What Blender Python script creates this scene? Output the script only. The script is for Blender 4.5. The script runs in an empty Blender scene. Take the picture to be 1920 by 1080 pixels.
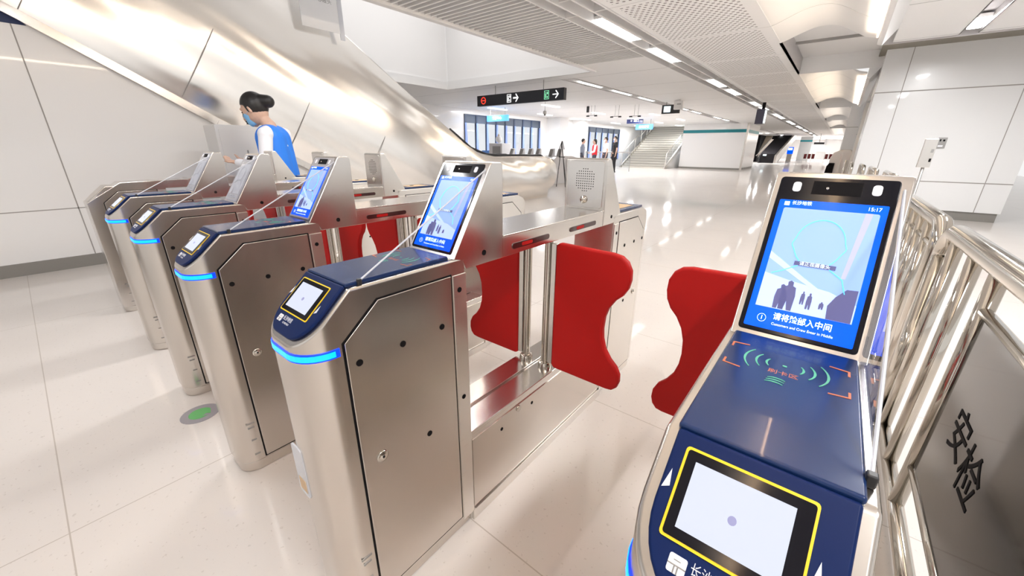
import bpy, bmesh, math, random
from mathutils import Vector, Matrix, Euler
random.seed(4)
S = bpy.context.scene
COL = S.collection
PI = math.pi

# ------------------------------------------------------------------ camera
cam_data = bpy.data.cameras.new('camera')
cam = bpy.data.objects.new('camera', cam_data)
COL.objects.link(cam)
cam_data.sensor_width = 36.0
cam_data.lens = 722.68 / 1920 * 36.0
cam_data.clip_start = 0.02
cam_data.clip_end = 400
R_ = Vector((0.77638, 0.630227, 0.0069143)); U_ = Vector((-0.21944, 0.260013, 0.94034)); F_ = Vector((-0.590829, 0.731579, -0.340166))
m = Matrix((R_, U_, -F_)).transposed().to_4x4()
m.translation = Vector((0.76725, -0.32595, 1.28928))
cam.matrix_world = m
S.camera = cam

# ------------------------------------------------------------------ colour, world, light
S.view_settings.view_transform = 'Standard'
S.view_settings.look = 'None'
S.view_settings.exposure = 0.0
S.view_settings.gamma = 1.0
S.view_settings.use_curve_mapping = False
w = bpy.data.worlds.new('daylight_fill'); S.world = w; w.use_nodes = True
bg = w.node_tree.nodes['Background']
bg.inputs[0].default_value = (1.0, 0.99, 0.985, 1); bg.inputs[1].default_value = 0.93  # white outside the windows, also floods open sides as soft fill

CZ = 3.0           # ceiling height

def area(name, loc, sx, sy, power, rot=(0, 0, 0), col=(0.985, 0.99, 1)):
    l = bpy.data.lights.new(name, 'AREA'); l.shape = 'RECTANGLE'; l.size = sx; l.size_y = sy
    l.energy = power; l.color = col
    o = bpy.data.objects.new(name, l); COL.objects.link(o); o.location = loc; o.rotation_euler = rot
    return o
LAMPS_A = [(-2.34, 1.2), (-2.34, 5.5), (-2.34, 7.65), (-2.34, 11.9), (-2.34, 14.1), (-2.34, 18.3), (-2.34, 20.5), (-2.34, 24.8), (-2.34, 27.0),
           (-2.34, 31.3), (-2.34, 33.5), (-2.34, 37.8), (-2.34, 40), (-2.34, 44.3), (-2.34, 46.5), (-2.34, 53), (-2.34, 59.5)]  # the last pair is added to brighten the far hall
LAMPS_B = [(-5.2, 10.0), (-5.2, 12.15), (-5.2, 14.3), (-5.2, 18.6), (-5.2, 20.8), (-5.2, 25.1), (-5.2, 27.3)]
for k, (lx, ly) in enumerate([(-2.34, -1.0)] + LAMPS_A):
    area('strip_lamp_light', (lx, ly + .65, 3.02), .17, 1.25, 40 if ly < 2 else 95 if ly < 12 else 200 if ly < 30 else 420)
for k, (lx, ly) in enumerate(LAMPS_B):
    area('strip_lamp_light', (lx, ly + .65, 3.02), .15, 1.2, 88)
# long runs of tubes in the ceilings further down the hall
LAMPS_C = [(x, y) for x, ys in ((-9.2, (13.9, 18.2, 22.5, 26.8, 31)), (-11.9, (13.6, 17.4, 21.7, 26, 30)), (-7.2, (20.5, 24.8))) for y in ys]
for lx, ly in LAMPS_C: area('strip_lamp_light', (lx, ly + .62, 2.955), .15, 1.2, 62)
for lx, ly in ((-3.4, 70), (-3.4, 78), (-.5, 66), (-.5, 76)): area('far_hall_fill_light', (lx, ly, 2.96), .3, 3, 420)  # fill lamps added to lift the dark end wall
for lx, ly in ((-6.5, 50), (-5.9, 50), (-5.2, 56)): area('strip_lamp_light', (lx, ly + .5, 2.955), .18, .95, 200)
area('stair_well_light', (-10.6, 36.5, 5.4), .6, 3, 90)
area('downlight_light', (1.86, 8.5, 3.02), .18, 1.0, 150)
area('downlight_light', (1.86, 4.0, 3.02), .18, 1.2, 110)
area('downlight_light', (1.86, -.5, 3.02), .18, 1.2, 60)
# cove tubes washing the wavy ceiling beside the pillars
area('cove_tube_light', (.785, 3.0, 2.85), .05, 10.0, 90, (0, PI * .72, 0), (1, .84, .66))
for ly, sy in ((25.5, 6.5), (35.5, 8.5), (51, 17)): area('cove_tube_light', (.785, ly, 2.85), .05, sy, sy * 13, (0, PI * .72, 0), (1, .90, .80))  # further stretches added to brighten the dark far-right hall
area('cove_tube_light', (.785, 16.0, 2.85), .05, 7.0, 100, (0, PI * .72, 0), (1, .84, .66))
# lamps at the top of the escalator well
area('well_light', (-6.6, 5.5, 6.0), 3.0, 5.0, 150)

# ------------------------------------------------------------------ materials
MATS = {}
def nmat(name): 
    mt = bpy.data.materials.new(name); mt.use_nodes = True
    return mt, mt.node_tree.nodes, mt.node_tree.links, mt.node_tree.nodes['Principled BSDF']
def plain(name, col, rough=.5, metal=0, emit=None, es=1, spec=.5, alpha=1, trans=0, coat=0):
    if name in MATS: return MATS[name]
    mt, N, L, b = nmat(name)
    b.inputs['Base Color'].default_value = (*col, 1); b.inputs['Roughness'].default_value = rough
    b.inputs['Metallic'].default_value = metal; b.inputs['Specular IOR Level'].default_value = spec
    b.inputs['Coat Weight'].default_value = coat
    if emit: b.inputs['Emission Color'].default_value = (*emit, 1); b.inputs['Emission Strength'].default_value = es
    if trans: b.inputs['Transmission Weight'].default_value = trans
    if alpha < 1: b.inputs['Alpha'].default_value = alpha
    MATS[name] = mt; return mt
def brushed(name, col, rough, scale=(60, 60, 2), bump=.02, var=.06, wave=0):
    if name in MATS: return MATS[name]
    mt, N, L, b = nmat(name)
    b.inputs['Metallic'].default_value = 1
    tc = N.new('ShaderNodeTexCoord'); mp = N.new('ShaderNodeMapping'); mp.inputs['Scale'].default_value = scale
    ns = N.new('ShaderNodeTexNoise'); ns.inputs['Scale'].default_value = 4; ns.inputs['Detail'].default_value = 6
    L.new(tc.outputs['Object'], mp.inputs[0]); L.new(mp.outputs[0], ns.inputs['Vector'])
    n2 = N.new('ShaderNodeTexNoise'); n2.inputs['Scale'].default_value = 2.2; n2.inputs['Detail'].default_value = 3
    L.new(tc.outputs['Object'], n2.inputs['Vector'])
    mr = N.new('ShaderNodeMapRange'); mr.inputs[3].default_value = rough - .02; mr.inputs[4].default_value = rough + .025
    L.new(ns.outputs[0], mr.inputs[0]); L.new(mr.outputs[0], b.inputs['Roughness'])
    mx = N.new('ShaderNodeMix'); mx.data_type = 'RGBA'
    mx.inputs[6].default_value = (*[c * (1 - var) for c in col], 1); mx.inputs[7].default_value = (*[min(1, c * (1 + var)) for c in col], 1)
    L.new(n2.outputs[0], mx.inputs[0]); L.new(mx.outputs[2], b.inputs['Base Color'])
    bp = N.new('ShaderNodeBump'); bp.inputs['Strength'].default_value = bump; bp.inputs['Distance'].default_value = .01
    L.new(ns.outputs[0], bp.inputs['Height'])
    if wave:
        m4 = N.new('ShaderNodeMapping'); m4.inputs['Rotation'].default_value = (math.radians(30), 0, 0); L.new(tc.outputs['Object'], m4.inputs[0])
        m3 = N.new('ShaderNodeMapping'); m3.inputs['Scale'].default_value = (.5, .22, 1.5)
        L.new(m4.outputs[0], m3.inputs[0])
        n3 = N.new('ShaderNodeTexNoise'); n3.inputs['Scale'].default_value = 1.6; n3.inputs['Detail'].default_value = 1
        L.new(m3.outputs[0], n3.inputs['Vector'])
        b2 = N.new('ShaderNodeBump'); b2.inputs['Strength'].default_value = 1; b2.inputs['Distance'].default_value = wave
        L.new(n3.outputs[0], b2.inputs['Height']); L.new(bp.outputs[0], b2.inputs['Normal']); L.new(b2.outputs[0], b.inputs['Normal'])
    else: L.new(bp.outputs[0], b.inputs['Normal'])
    MATS[name] = mt; return mt
STEEL = brushed('brushed_steel', (.66, .615, .565), .25, (5, 5, 240), .0015)
STEEL_H = brushed('brushed_steel_horizontal', (.72, .685, .65), .20, (5, 5, 240), .0015)
STEEL_L = brushed('pale_steel', (.78, .75, .71), .28, (5, 5, 240), .0015)
POLISH = plain('polished_steel', (.62, .58, .52), .1, 1)
CLAD = brushed('escalator_cladding', (.93, .90, .86), .19, (3, 30, 3), .001, .02, .035)
BLACK = plain('black_gap', (.008, .007, .008), .7, spec=.1)
RUBBER = plain('black_plastic', (.02, .02, .022), .4)
GLASSBLK = plain('black_glass', (.004, .004, .008), .10, 0, spec=.3)
NAVY = plain('navy_plastic', (.004, .016, .085), .38, spec=.15)
NAVYG = plain('navy_pad', (.007, .026, .10), .26, spec=.3, coat=.15)
RED = plain('red_flap_pad', (.43, .005, .004), .55, spec=.25)
YEL = plain('yellow_line', (.95, .62, .02), .4, emit=(.95, .6, .02), es=.15)
WHITE = plain('white_print', (.85, .86, .9), .5)
LED = plain('blue_led', (0, .2, 1), .3, emit=(0, .30, 1), es=2.2)
LEDC = plain('blue_led_edge', (0, .05, .9), .3, emit=(0, .03, 1), es=1.2)
SCRW = plain('lit_white_display', (.08, .09, .12), .3, emit=(.80, .84, 1), es=.88, spec=.15)
SCRB = plain('lit_blue_display', (0, .08, .6), .2, emit=(0, .085, 1), es=1.0, spec=.15)
PICB = plain('camera_view_sky', (.2, .3, .6), .3, emit=(.30, .46, .93), es=.85, spec=.15)
PICL = plain('camera_view_floor', (.3, .4, .7), .3, emit=(.52, .65, 1), es=.95, spec=.15)
PICM = plain('camera_view_wall', (.3, .3, .6), .3, emit=(.45, .47, .93), es=.85, spec=.15)
PICD = plain('camera_view_figures', (.05, .05, .1), .3, emit=(.13, .13, .30), es=1, spec=.15)
CYAN = plain('cyan_outline', (.1, .7, 1), .3, emit=(.12, .66, 1), es=1)
SCRT = plain('lit_text', (.8, .95, 1), .3, emit=(.75, .95, 1), es=1)
DARKIN = plain('slot_inside', (.035, .004, .004), .3, coat=.5)
GREEN = plain('mint_print', (.12, .50, .30), .5)
ORANGE = plain('orange_print', (.62, .17, .06), .5)
LAMPM = plain('lamp_diffuser', (1, 1, 1), .4, emit=(1, .985, .96), es=6)
LAMPDIM = plain('lamp_diffuser_far', (1, 1, 1), .4, emit=(1, .985, .96), es=2.2)
CEILW = plain('ceiling_paint', (.92, .915, .91), .55)
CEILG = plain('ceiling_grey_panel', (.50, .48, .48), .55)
TRIMW = plain('white_trim', (.86, .85, .84), .4)
WALLW = plain('white_wall_panel', (.90, .885, .875), .22, coat=.3)
PILW = plain('white_pillar_panel', (.87, .87, .87), .25, coat=.2)
SKIRT = plain('stone_skirting', (.26, .245, .225), .5)
NAVYW = plain('dark_blue_wall', (.012, .03, .11), .5)
JOINT = plain('dark_joint', (.36, .34, .32), .7)
TEAL = plain('teal_band', (.0, .22, .26), .4)
GREY = plain('grey_metal', (.36, .35, .34), .4, .6)
def glass(name, col=(.95, .97, 1), rough=.02, mixv=.12):
    mt = bpy.data.materials.new(name); mt.use_nodes = True; N = mt.node_tree.nodes; L = mt.node_tree.links; N.clear()
    o = N.new('ShaderNodeOutputMaterial'); t = N.new('ShaderNodeBsdfTransparent'); g = N.new('ShaderNodeBsdfGlossy')
    t.inputs[0].default_value = (*col, 1); g.inputs['Roughness'].default_value = rough
    fr = N.new('ShaderNodeFresnel'); fr.inputs[0].default_value = 1.45; ad = N.new('ShaderNodeMath'); ad.operation = 'ADD'; ad.inputs[1].default_value = mixv
    mx = N.new('ShaderNodeMixShader'); L.new(fr.outputs[0], ad.inputs[0]); gm = N.new('ShaderNodeNewGeometry'); inv = N.new('ShaderNodeMath'); inv.operation = 'SUBTRACT'; inv.inputs[0].default_value = 1; L.new(gm.outputs['Backfacing'], inv.inputs[1]); mu = N.new('ShaderNodeMath'); mu.operation = 'MULTIPLY'; L.new(ad.outputs[0], mu.inputs[0]); L.new(inv.outputs[0], mu.inputs[1]); L.new(mu.outputs[0], mx.inputs[0]); L.new(t.outputs[0], mx.inputs[1]); L.new(g.outputs[0], mx.inputs[2]); L.new(mx.outputs[0], o.inputs[0])
    return mt
ACRYL = glass('clear_acrylic', (.93, .94, .97), .03, .04)
ACRED = plain('acrylic_edge', (.82, .84, .9), .2, alpha=.75)
PANE = glass('window_glass', (.96, .98, 1), .02, .02)
TINT = plain('smoked_mirror_panel', (.07, .068, .066), .07, .8)

def floor_mat(name, base, speck, rough, polished):
    mt, N, L, b = nmat(name)
    tc = N.new('ShaderNodeTexCoord')
    v = N.new('ShaderNodeTexNoise'); v.inputs['Scale'].default_value = 62; v.inputs['Detail'].default_value = 2
    L.new(tc.outputs['Object'], v.inputs['Vector'])
    r = N.new('ShaderNodeValToRGB'); r.color_ramp.elements[0].position = .66; r.color_ramp.elements[1].position = .70
    r.color_ramp.elements[0].color = (0, 0, 0, 1); r.color_ramp.elements[1].color = (1, 1, 1, 1)
    L.new(v.outputs[0], r.inputs[0])
    big = N.new('ShaderNodeTexNoise'); big.inputs['Scale'].default_value = 1.1; big.inputs['Detail'].default_value = 4
    L.new(tc.outputs['Object'], big.inputs['Vector'])
    m1 = N.new('ShaderNodeMix'); m1.data_type = 'RGBA'; m1.inputs[6].default_value = (*[c * .93 for c in base], 1); m1.inputs[7].default_value = (*[min(1, c * 1.05) for c in base], 1)
    L.new(big.outputs[0], m1.inputs[0])
    m2 = N.new('ShaderNodeMix'); m2.data_type = 'RGBA'; m2.inputs[7].default_value = (*speck, 1); L.new(m1.outputs[2], m2.inputs[6])
    mm = N.new('ShaderNodeMath'); mm.operation = 'MULTIPLY'; mm.inputs[1].default_value = .34; L.new(r.outputs[0], mm.inputs[0]); L.new(mm.outputs[0], m2.inputs[0])
    # joints : bricks on object x/y
    sx = N.new('ShaderNodeSeparateXYZ'); L.new(tc.outputs['Object'], sx.inputs[0])
    def line(out, period, offset, wd):
        a = N.new('ShaderNodeMath'); a.operation = 'SUBTRACT'; a.inputs[1].default_value = offset; L.new(out, a.inputs[0])
        d = N.new('ShaderNodeMath'); d.operation = 'PINGPONG'; d.inputs[1].default_value = period / 2; L.new(a.outputs[0], d.inputs[0])
        c = N.new('ShaderNodeMath'); c.operation = 'LESS_THAN'; c.inputs[1].default_value = wd; L.new(d.outputs[0], c.inputs[0]); return c.outputs[0]
    lx = line(sx.outputs[0], 2.7, -1.06, .0022); ly = line(sx.outputs[1], .94, .40, .0022)
    mxm = N.new('ShaderNodeMath'); mxm.operation = 'MAXIMUM'; L.new(lx, mxm.inputs[0]); L.new(ly, mxm.inputs[1])
    m3 = N.new('ShaderNodeMix'); m3.data_type = 'RGBA'; m3.inputs[7].default_value = (.50, .44, .385, 1); L.new(m2.outputs[2], m3.inputs[6]); L.new(mxm.outputs[0], m3.inputs[0])
    L.new(m3.outputs[2], b.inputs['Base Color']); b.inputs['Roughness'].default_value = rough
    b.inputs['Specular IOR Level'].default_value = .5
    if polished: b.inputs['Coat Weight'].default_value = .6; b.inputs['Coat Roughness'].default_value = .06
    return mt
FLOOR = floor_mat('terrazzo_floor', (.73, .675, .63), (.42, .36, .31), .42, True)

# ------------------------------------------------------------------ mesh helpers
class MB:
    def __init__(s): s.bm = bmesh.new()
    def poly(s, pts, flip=False):
        vs = [s.bm.verts.new(p) for p in pts]
        if flip: vs.reverse()
        return s.bm.faces.new(vs)
    def box(s, x0, x1, y0, y1, z0, z1, M=None):
        c = [Vector((x, y, z)) for z in (z0, z1) for y in (y0, y1) for x in (x0, x1)]
        if M: c = [M @ v for v in c]
        v = [s.bm.verts.new(p) for p in c]
        for f in ((0, 2, 3, 1), (4, 5, 7, 6), (0, 1, 5, 4), (2, 6, 7, 3), (0, 4, 6, 2), (1, 3, 7, 5)): s.bm.faces.new([v[i] for i in f])
        return s
    def prism(s, pts, fn, a, b):
        """closed prism: pts are 2D, fn(p, t) -> 3D"""
        A = [s.bm.verts.new(fn(p, a)) for p in pts]; B = [s.bm.verts.new(fn(p, b)) for p in pts]
        s.bm.faces.new(A); s.bm.faces.new(list(reversed(B)))
        n = len(pts)
        for i in range(n): s.bm.faces.new([A[(i + 1) % n], A[i], B[i], B[(i + 1) % n]])
        return s
    def tube(s, path, r, n=12, cap=True, closed=False):
        path = [Vector(p) for p in path]; rings = []
        N = len(path); up = None
        for i, p in enumerate(path):
            if closed: d = (path[(i + 1) % N] - path[i - 1]).normalized()
            else:
                d = (path[min(i + 1, N - 1)] - path[max(i - 1, 0)]).normalized()
            if up is None: up = d.orthogonal().normalized()
            up = (up - d * up.dot(d)); up = up.normalized() if up.length > 1e-6 else d.orthogonal().normalized()
            q = d.cross(up); rr = r[i] if isinstance(r, (list, tuple)) else r
            rings.append([s.bm.verts.new(p + (up * math.cos(t) + q * math.sin(t)) * rr) for t in [2 * PI * k / n for k in range(n)]])
        for i in range(N if closed else N - 1):
            a, b = rings[i], rings[(i + 1) % N]
            for k in range(n): s.bm.faces.new([a[k], a[(k + 1) % n], b[(k + 1) % n], b[k]])
        if cap and not closed: s.bm.faces.new(list(reversed(rings[0]))); s.bm.faces.new(rings[-1])
        return s
    def lathe(s, prof, c=(0, 0, 0), n=20, M=None):
        rings = []
        for r, z in prof:
            ring = []
            for k in range(n):
                t = 2 * PI * k / n; v = Vector((r * math.cos(t), r * math.sin(t), z))
                v = (M @ v if M else v) + Vector(c); ring.append(s.bm.verts.new(v))
            rings.append(ring)
        for a, b in zip(rings, rings[1:]):
            for k in range(n): s.bm.faces.new([a[k], a[(k + 1) % n], b[(k + 1) % n], b[k]])
        s.bm.faces.new(list(reversed(rings[0]))); s.bm.faces.new(rings[-1]); return s
    def ball(s, c, r, n=12, M=None):
        r = r if isinstance(r, (tuple, list)) else (r, r, r)
        res = bmesh.ops.create_uvsphere(s.bm, u_segments=n, v_segments=max(6, n * 2 // 3), radius=1)
        for v in res['verts']:
            p = Vector((v.co.x * r[0], v.co.y * r[1], v.co.z * r[2]))
            v.co = (M @ p if M else p) + Vector(c)
        return s
    def build(s, name, mat, parent=None, smooth=False, bevel=0, seg=2):
        bmesh.ops.recalc_face_normals(s.bm, faces=s.bm.faces)
        me = bpy.data.meshes.new(name); s.bm.to_mesh(me); s.bm.free()
        me.materials.append(mat)
        o = bpy.data.objects.new(name, me); COL.objects.link(o)
        if parent is not None: o.parent = parent
        if smooth:
            for p in me.polygons: p.use_smooth = True
        if bevel:
            b = o.modifiers.new('bevel', 'BEVEL'); b.width = bevel; b.segments = seg; b.limit_method = 'ANGLE'; b.angle_limit = math.radians(40)
            b.harden_normals = True
            for p in me.polygons: p.use_smooth = True
        elif smooth == 'auto':
            pass
        return o
def smooth_angle(o, deg=40):
    me = o.data
    for p in me.polygons: p.use_smooth = True
    me.set_sharp_from_angle(angle=math.radians(deg))
    return o
def tag(o, label=None, cat=None, group=None, kind=None):
    if label: o['label'] = label
    if cat: o['category'] = cat
    if group: o['group'] = group
    if kind: o['kind'] = kind
    return o
def thing(name, loc, label, cat, group=None, rz=0):
    o = bpy.data.objects.new(name, None); COL.objects.link(o); o.location = loc; o.rotation_euler = (0, 0, rz); o.empty_display_size = .1
    return tag(o, label, cat, group)
def struct(o): o['kind'] = 'structure'; return o
KIDS = {}
def copy_tree(o, parent=None):
    c = o.copy(); COL.objects.link(c)
    if parent is not None: c.parent = parent
    for ch in [x for x in bpy.data.objects if x.parent == o and x is not c]: copy_tree(ch, c)
    return c
XZ = lambda p, t: (p[0], t, p[1])
YZ = lambda p, t: (t, p[0], p[1])
XY = lambda p, t: (p[0], p[1], t)
def rrect(x0, x1, y0, y1, r, n=5):
    out = []
    for cx, cy, a in ((x1 - r, y0 + r, -90), (x1 - r, y1 - r, 0), (x0 + r, y1 - r, 90), (x0 + r, y0 + r, 180)):
        for k in range(n + 1):
            t = math.radians(a + 90 * k / n); out.append((cx + r * math.cos(t), cy + r * math.sin(t)))
    return out
class Frame:
    def __init__(s, o, u, v): s.o = Vector(o); s.u = Vector(u).normalized(); s.v = Vector(v).normalized(); s.n = s.u.cross(s.v)
    def __call__(s, p, t=0): return s.o + s.u * p[0] + s.v * p[1] + s.n * t
def flat(name, pts, fr, a, b, mat, parent, bevel=0):
    return MB().prism(pts, fr, a, b).build(name, mat, parent, bevel=bevel)
def rectp(x0, x1, y0, y1): return [(x0, y0), (x1, y0), (x1, y1), (x0, y1)]
def ringmb(mb, outer, inner, fr, a, b):
    n = len(outer)
    for i in range(n):
        j = (i + 1) % n
        O0, O1, I0, I1 = outer[i], outer[j], inner[i], inner[j]
        mb.poly([fr(O0, b), fr(O1, b), fr(I1, b), fr(I0, b)]); mb.poly([fr(O0, a), fr(O1, a), fr(O1, b), fr(O0, b)]); mb.poly([fr(I0, a), fr(I1, a), fr(I1, b), fr(I0, b)])
        mb.poly([fr(O0, a), fr(O1, a), fr(I1, a), fr(I0, a)])
    return mb
def text(name, s, size, fr, u, v, off, mat, parent=None, align='CENTER', ext=.0006, sx=1, bold=0):
    c = bpy.data.curves.new(name, 'FONT'); c.body = s; c.size = size; c.align_x = align; c.align_y = 'CENTER'; c.extrude = ext / max(size, 1e-6) * size; c.offset = bold
    o = bpy.data.objects.new(name, c); COL.objects.link(o)
    dg = bpy.context.evaluated_depsgraph_get(); me = bpy.data.meshes.new_from_object(o.evaluated_get(dg))
    bpy.data.objects.remove(o); bpy.data.curves.remove(c)
    for vt in me.vertices:
        p = fr((u + vt.co.x * sx, v + vt.co.y), off + vt.co.z); vt.co = p
    me.materials.clear(); me.materials.append(mat)
    o = bpy.data.objects.new(name, me); COL.objects.link(o)
    if parent is not None: o.parent = parent
    return o
# ------------------------------------------------------------------ ticket gates
W = .205
SL = (1.0 - .889) / (.0625 + .06)
def nose_outline(x0=-W, x1=0, y0=-.06, r=.07, yend=.41, n=8):
    pts = [(x1, yend), (x1, .0625)]
    for k in range(n + 1):
        t = PI / 2 * k / n; pts.append((x1 - r + r * math.cos(t), y0 + r - r * math.sin(t)))
    for k in range(n + 1):
        t = PI / 2 * k / n; pts.append((x0 + r - r * math.sin(t), y0 + r - r * math.cos(t)))
    pts += [(x0, .0625), (x0, yend)]
    return pts
def topz(y): return 1.0 if y >= .0625 - 1e-6 else 1.0 - (.0625 - y) * SL
def cabinet_mesh(yend, mirror=None, zt=None):
    """front cabinet: rounded nose, top cut along the slope; mirror=y flips it to the rear end"""
    mb = MB(); pts = nose_outline(yend=yend)
    f = (lambda y: y) if mirror is None else (lambda y: mirror - y)
    tz = (lambda y: topz(y)) if mirror is None else (lambda y: 1.0 if y >= .03 else 1.0 - (.03 - y) * .9)
    lo = [mb.bm.verts.new((x, f(y), .05)) for x, y in pts]; hi = [mb.bm.verts.new((x, f(y), tz(y))) for x, y in pts]
    n = len(pts)
    for i in range(n):
        j = (i + 1) % n; mb.bm.faces.new([lo[j], lo[i], hi[i], hi[j]])
    mb.bm.faces.new(lo)
    mb.bm.faces.new([hi[0], hi[1], hi[n - 2], hi[n - 1]]); mb.bm.faces.new(hi[1:n - 1])
    # plinth
    p2 = [(x * .96 - .004, max(y, -.055)) for x, y in nose_outline(x0=-W + .004, x1=-.004, y0=-.055, r=.066, yend=yend)]
    mb.prism([(x, f(y)) for x, y in p2], XY, 0, .05)
    return mb
NOSEF = Frame((-W / 2, -.06, .889), (1, 0, 0), (0, .1225, .111))          # slope of the reader, u from centre, v up
HOODF = Frame((-W / 2, .37, 1.0), (1, 0, 0), (0, .16, .2527))             # slope of the face screen
TOPF = Frame((-W / 2, 0, 1.0), (1, 0, 0), (0, 1, 0))
def make_gate(label, group, main=True, flap_r=True, flap_l=True, figure=0, slot=False, hood=True, big=False, spk=True):
    g = thing('ticket_gate', (0, 0, 0), label, 'ticket gate', group)
    fc = cabinet_mesh(.41).build('front_cabinet', STEEL, g, bevel=.006, seg=3)
    rc = cabinet_mesh(.42, 1.80).build('rear_cabinet', STEEL_L, g, bevel=.006, seg=3)
    # side doors (each side, front and rear)
    def door(side, rear):
        x = .0 if side > 0 else -W
        pts = [(.032, .062), (.352, .062), (.352, .957), (.125, .957), (.032, .879)]
        if rear: pts = [(1.80 - y, z) for y, z in pts]
        a, b = (x - .002, x + .0035) if side > 0 else (x + .002, x - .0035)
        gp = [(.027, .057), (.3565, .057), (.3565, .961), (.123, .961), (.027, .881)]
        if rear: gp = [(1.80 - y, z) for y, z in gp]
        d = MB().prism(pts, YZ, a, b).build('access_panel', STEEL if not rear else STEEL_L, g, bevel=.002)
        gm = MB().prism(gp, YZ, x - .001 * side, x + .0012 * side).build('panel_gap', BLACK, d)
        dots = [(.18, .82), (.06, .82), (.31, .82), (.24, .5)] if not rear else [(1.53, .83), (1.65, .83), (1.76, .83), (1.59, .51)]
        for y, z in dots:
            MB().lathe([(.0085, 0), (.0085, .0012)], (b if side > 0 else b, y, z), 14, Matrix.Rotation(PI / 2 * side, 4, 'Y')).build('sensor_hole', BLACK, d)
        yl, zl = (.085, .53) if not rear else (1.715, .53)
        MB().lathe([(.016, 0), (.016, .003), (.012, .004), (.006, .0042), (.005, .006)], (b, yl, zl), 20, Matrix.Rotation(PI / 2 * side, 4, 'Y')).build('lock', POLISH, d, smooth=True)
        MB().lathe([(.0035, .0062), (.0035, .0068)], (b, yl, zl), 8, Matrix.Rotation(PI / 2 * side, 4, 'Y')).build('keyhole', BLACK, d)
        # strip beside the door
        s0, s1 = (.36, .41) if not rear else (1.39, 1.44)
        st = MB().prism([(s0, .04), (s1, .04), (s1, .955), (s0, .955)], YZ, x - .001 * side, x + .003 * side).build('side_strip', STEEL_L, g, bevel=.0015)
        for z in (.91, .55):
            MB().lathe([(.008, 0), (.008, .001)], (x + .003 * side, .382 if not rear else 1.418, z), 12, Matrix.Rotation(PI / 2 * side, 4, 'Y')).build('sensor_hole', BLACK, st)
    for side in (1, -1):
        door(side, False); door(side, True)
    # light band around the nose
    o = nose_outline(x0=-W, x1=0, y0=-.06, r=.07)[1:-1]
    oi = [(x, y) for x, y in o if y < .022]
    oi = [(0, .02)] + oi + [(-W, .02)]
    def band(off, z0, z1, cut, name, mt, par):
        mb = MB(); rows = []
        pp = oi[cut:len(oi) - cut]
        for i, (x, y) in enumerate(pp):
            nx, ny = x + W / 2, y - .012; l = math.hypot(nx, ny); q = (x + nx / l * off, y + ny / l * off)
            rows.append((q, (x - nx / l * .002, y - ny / l * .002)))
        for (a, ai), (b, bi) in zip(rows, rows[1:]):
            mb.poly([(a[0], a[1], z0), (b[0], b[1], z0), (b[0], b[1], z1), (a[0], a[1], z1)])
            mb.poly([(a[0], a[1], z1), (b[0], b[1], z1), (bi[0], bi[1], z1 + .001), (ai[0], ai[1], z1 + .001)])
            mb.poly([(a[0], a[1], z0), (b[0], b[1], z0), (bi[0], bi[1], z0 - .001), (ai[0], ai[1], z0 - .001)])
        return mb.build(name, mt, par, smooth=True)
    lb = band(.0022, .8540, .8740, 0, 'light_band', LEDC, g)
    band(.0034, .8575, .8705, 1, 'light_tube', LED, lb)
    # reader pad: nose part and flat part
    ins = .016
    npts = [p for p in nose_outline(x0=-W + ins, x1=-ins, y0=-.06 + ins * .62, r=.056)][1:-1]
    prof = [(x + W / 2, (y + .06) * math.hypot(.1225, .111) / .1225) for x, y in npts]
    pad = MB().prism(prof, NOSEF, -.001, .008).build('reader_pad', NAVY, g, bevel=.004, seg=3)
    MB().prism(rectp(-W / 2 + .014, W / 2 - .014, .060, .362), TOPF, -.001, .009).build('card_reader_top', NAVYG, g, bevel=.004, seg=3)
    # display
    v0 = .0605; v1 = .150
    dsp = MB().prism(rrect(-.071, .055 + .001, v0, v1, .004, 3), NOSEF, .006, .0095).build('reader_display', YEL, pad)
    MB().prism(rrect(-.068, .0535, v0 + .0028, v1 - .0028, .003, 3), NOSEF, .006, .0101).build('display_bezel', GLASSBLK, dsp)
    MB().prism(rectp(-.0575, .0385, v0 + .0125, v1 - .0125), NOSEF, .006, .0106).build('lit_display', SCRW, dsp)
    MB().lathe([(.0042, .0104), (.0042, .0109)], (0, 0, 0), 14, Matrix(((1, 0, 0), (0, NOSEF.v.y, NOSEF.n.y), (0, NOSEF.v.z, NOSEF.n.z)))).build('display_mark', plain('display_lilac', (.1, .1, .15), .4, emit=(.34, .34, .62), es=.8), dsp).location = NOSEF((-.010, .102), 0)
    for sx, x in ((-1, -.0795), (1, .0635)):
        cy = .112 if sx < 0 else .096
        MB().prism([(x - .004 * sx * -1, cy - .012), (x - .004 * sx, cy), (x + .004 * sx, cy + .010)][::1] if 0 else [(x - .004, cy - .011), (x + .004, cy - .007), (x + .001, cy + .010)], NOSEF, .0075, .0086).build('direction_arrow', WHITE, pad)
    lg = MB(); lg.prism(rrect(-.054, -.036, .036, .052, .002, 2), NOSEF, .0075, .0086).build('metro_logo', WHITE, pad)
    lq = MB()
    for r_ in (rectp(-.054, -.036, .0425, .0436), rectp(-.0475, -.0462, .036, .0425), rectp(-.0440, -.0427, .036, .0425), rectp(-.049, -.042, .0470, .0477)): lq.prism(r_, NOSEF, .0084, .0090)
    lq.build('logo_lines', GREY, pad)
    text('printed_words', '长沙地铁', .0115, NOSEF, -.012, .0475, .0078, WHITE, pad, sx=.9)
    text('printed_words', 'CS METRO', .0062, NOSEF, -.010, .0375, .0078, WHITE, pad)
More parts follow.
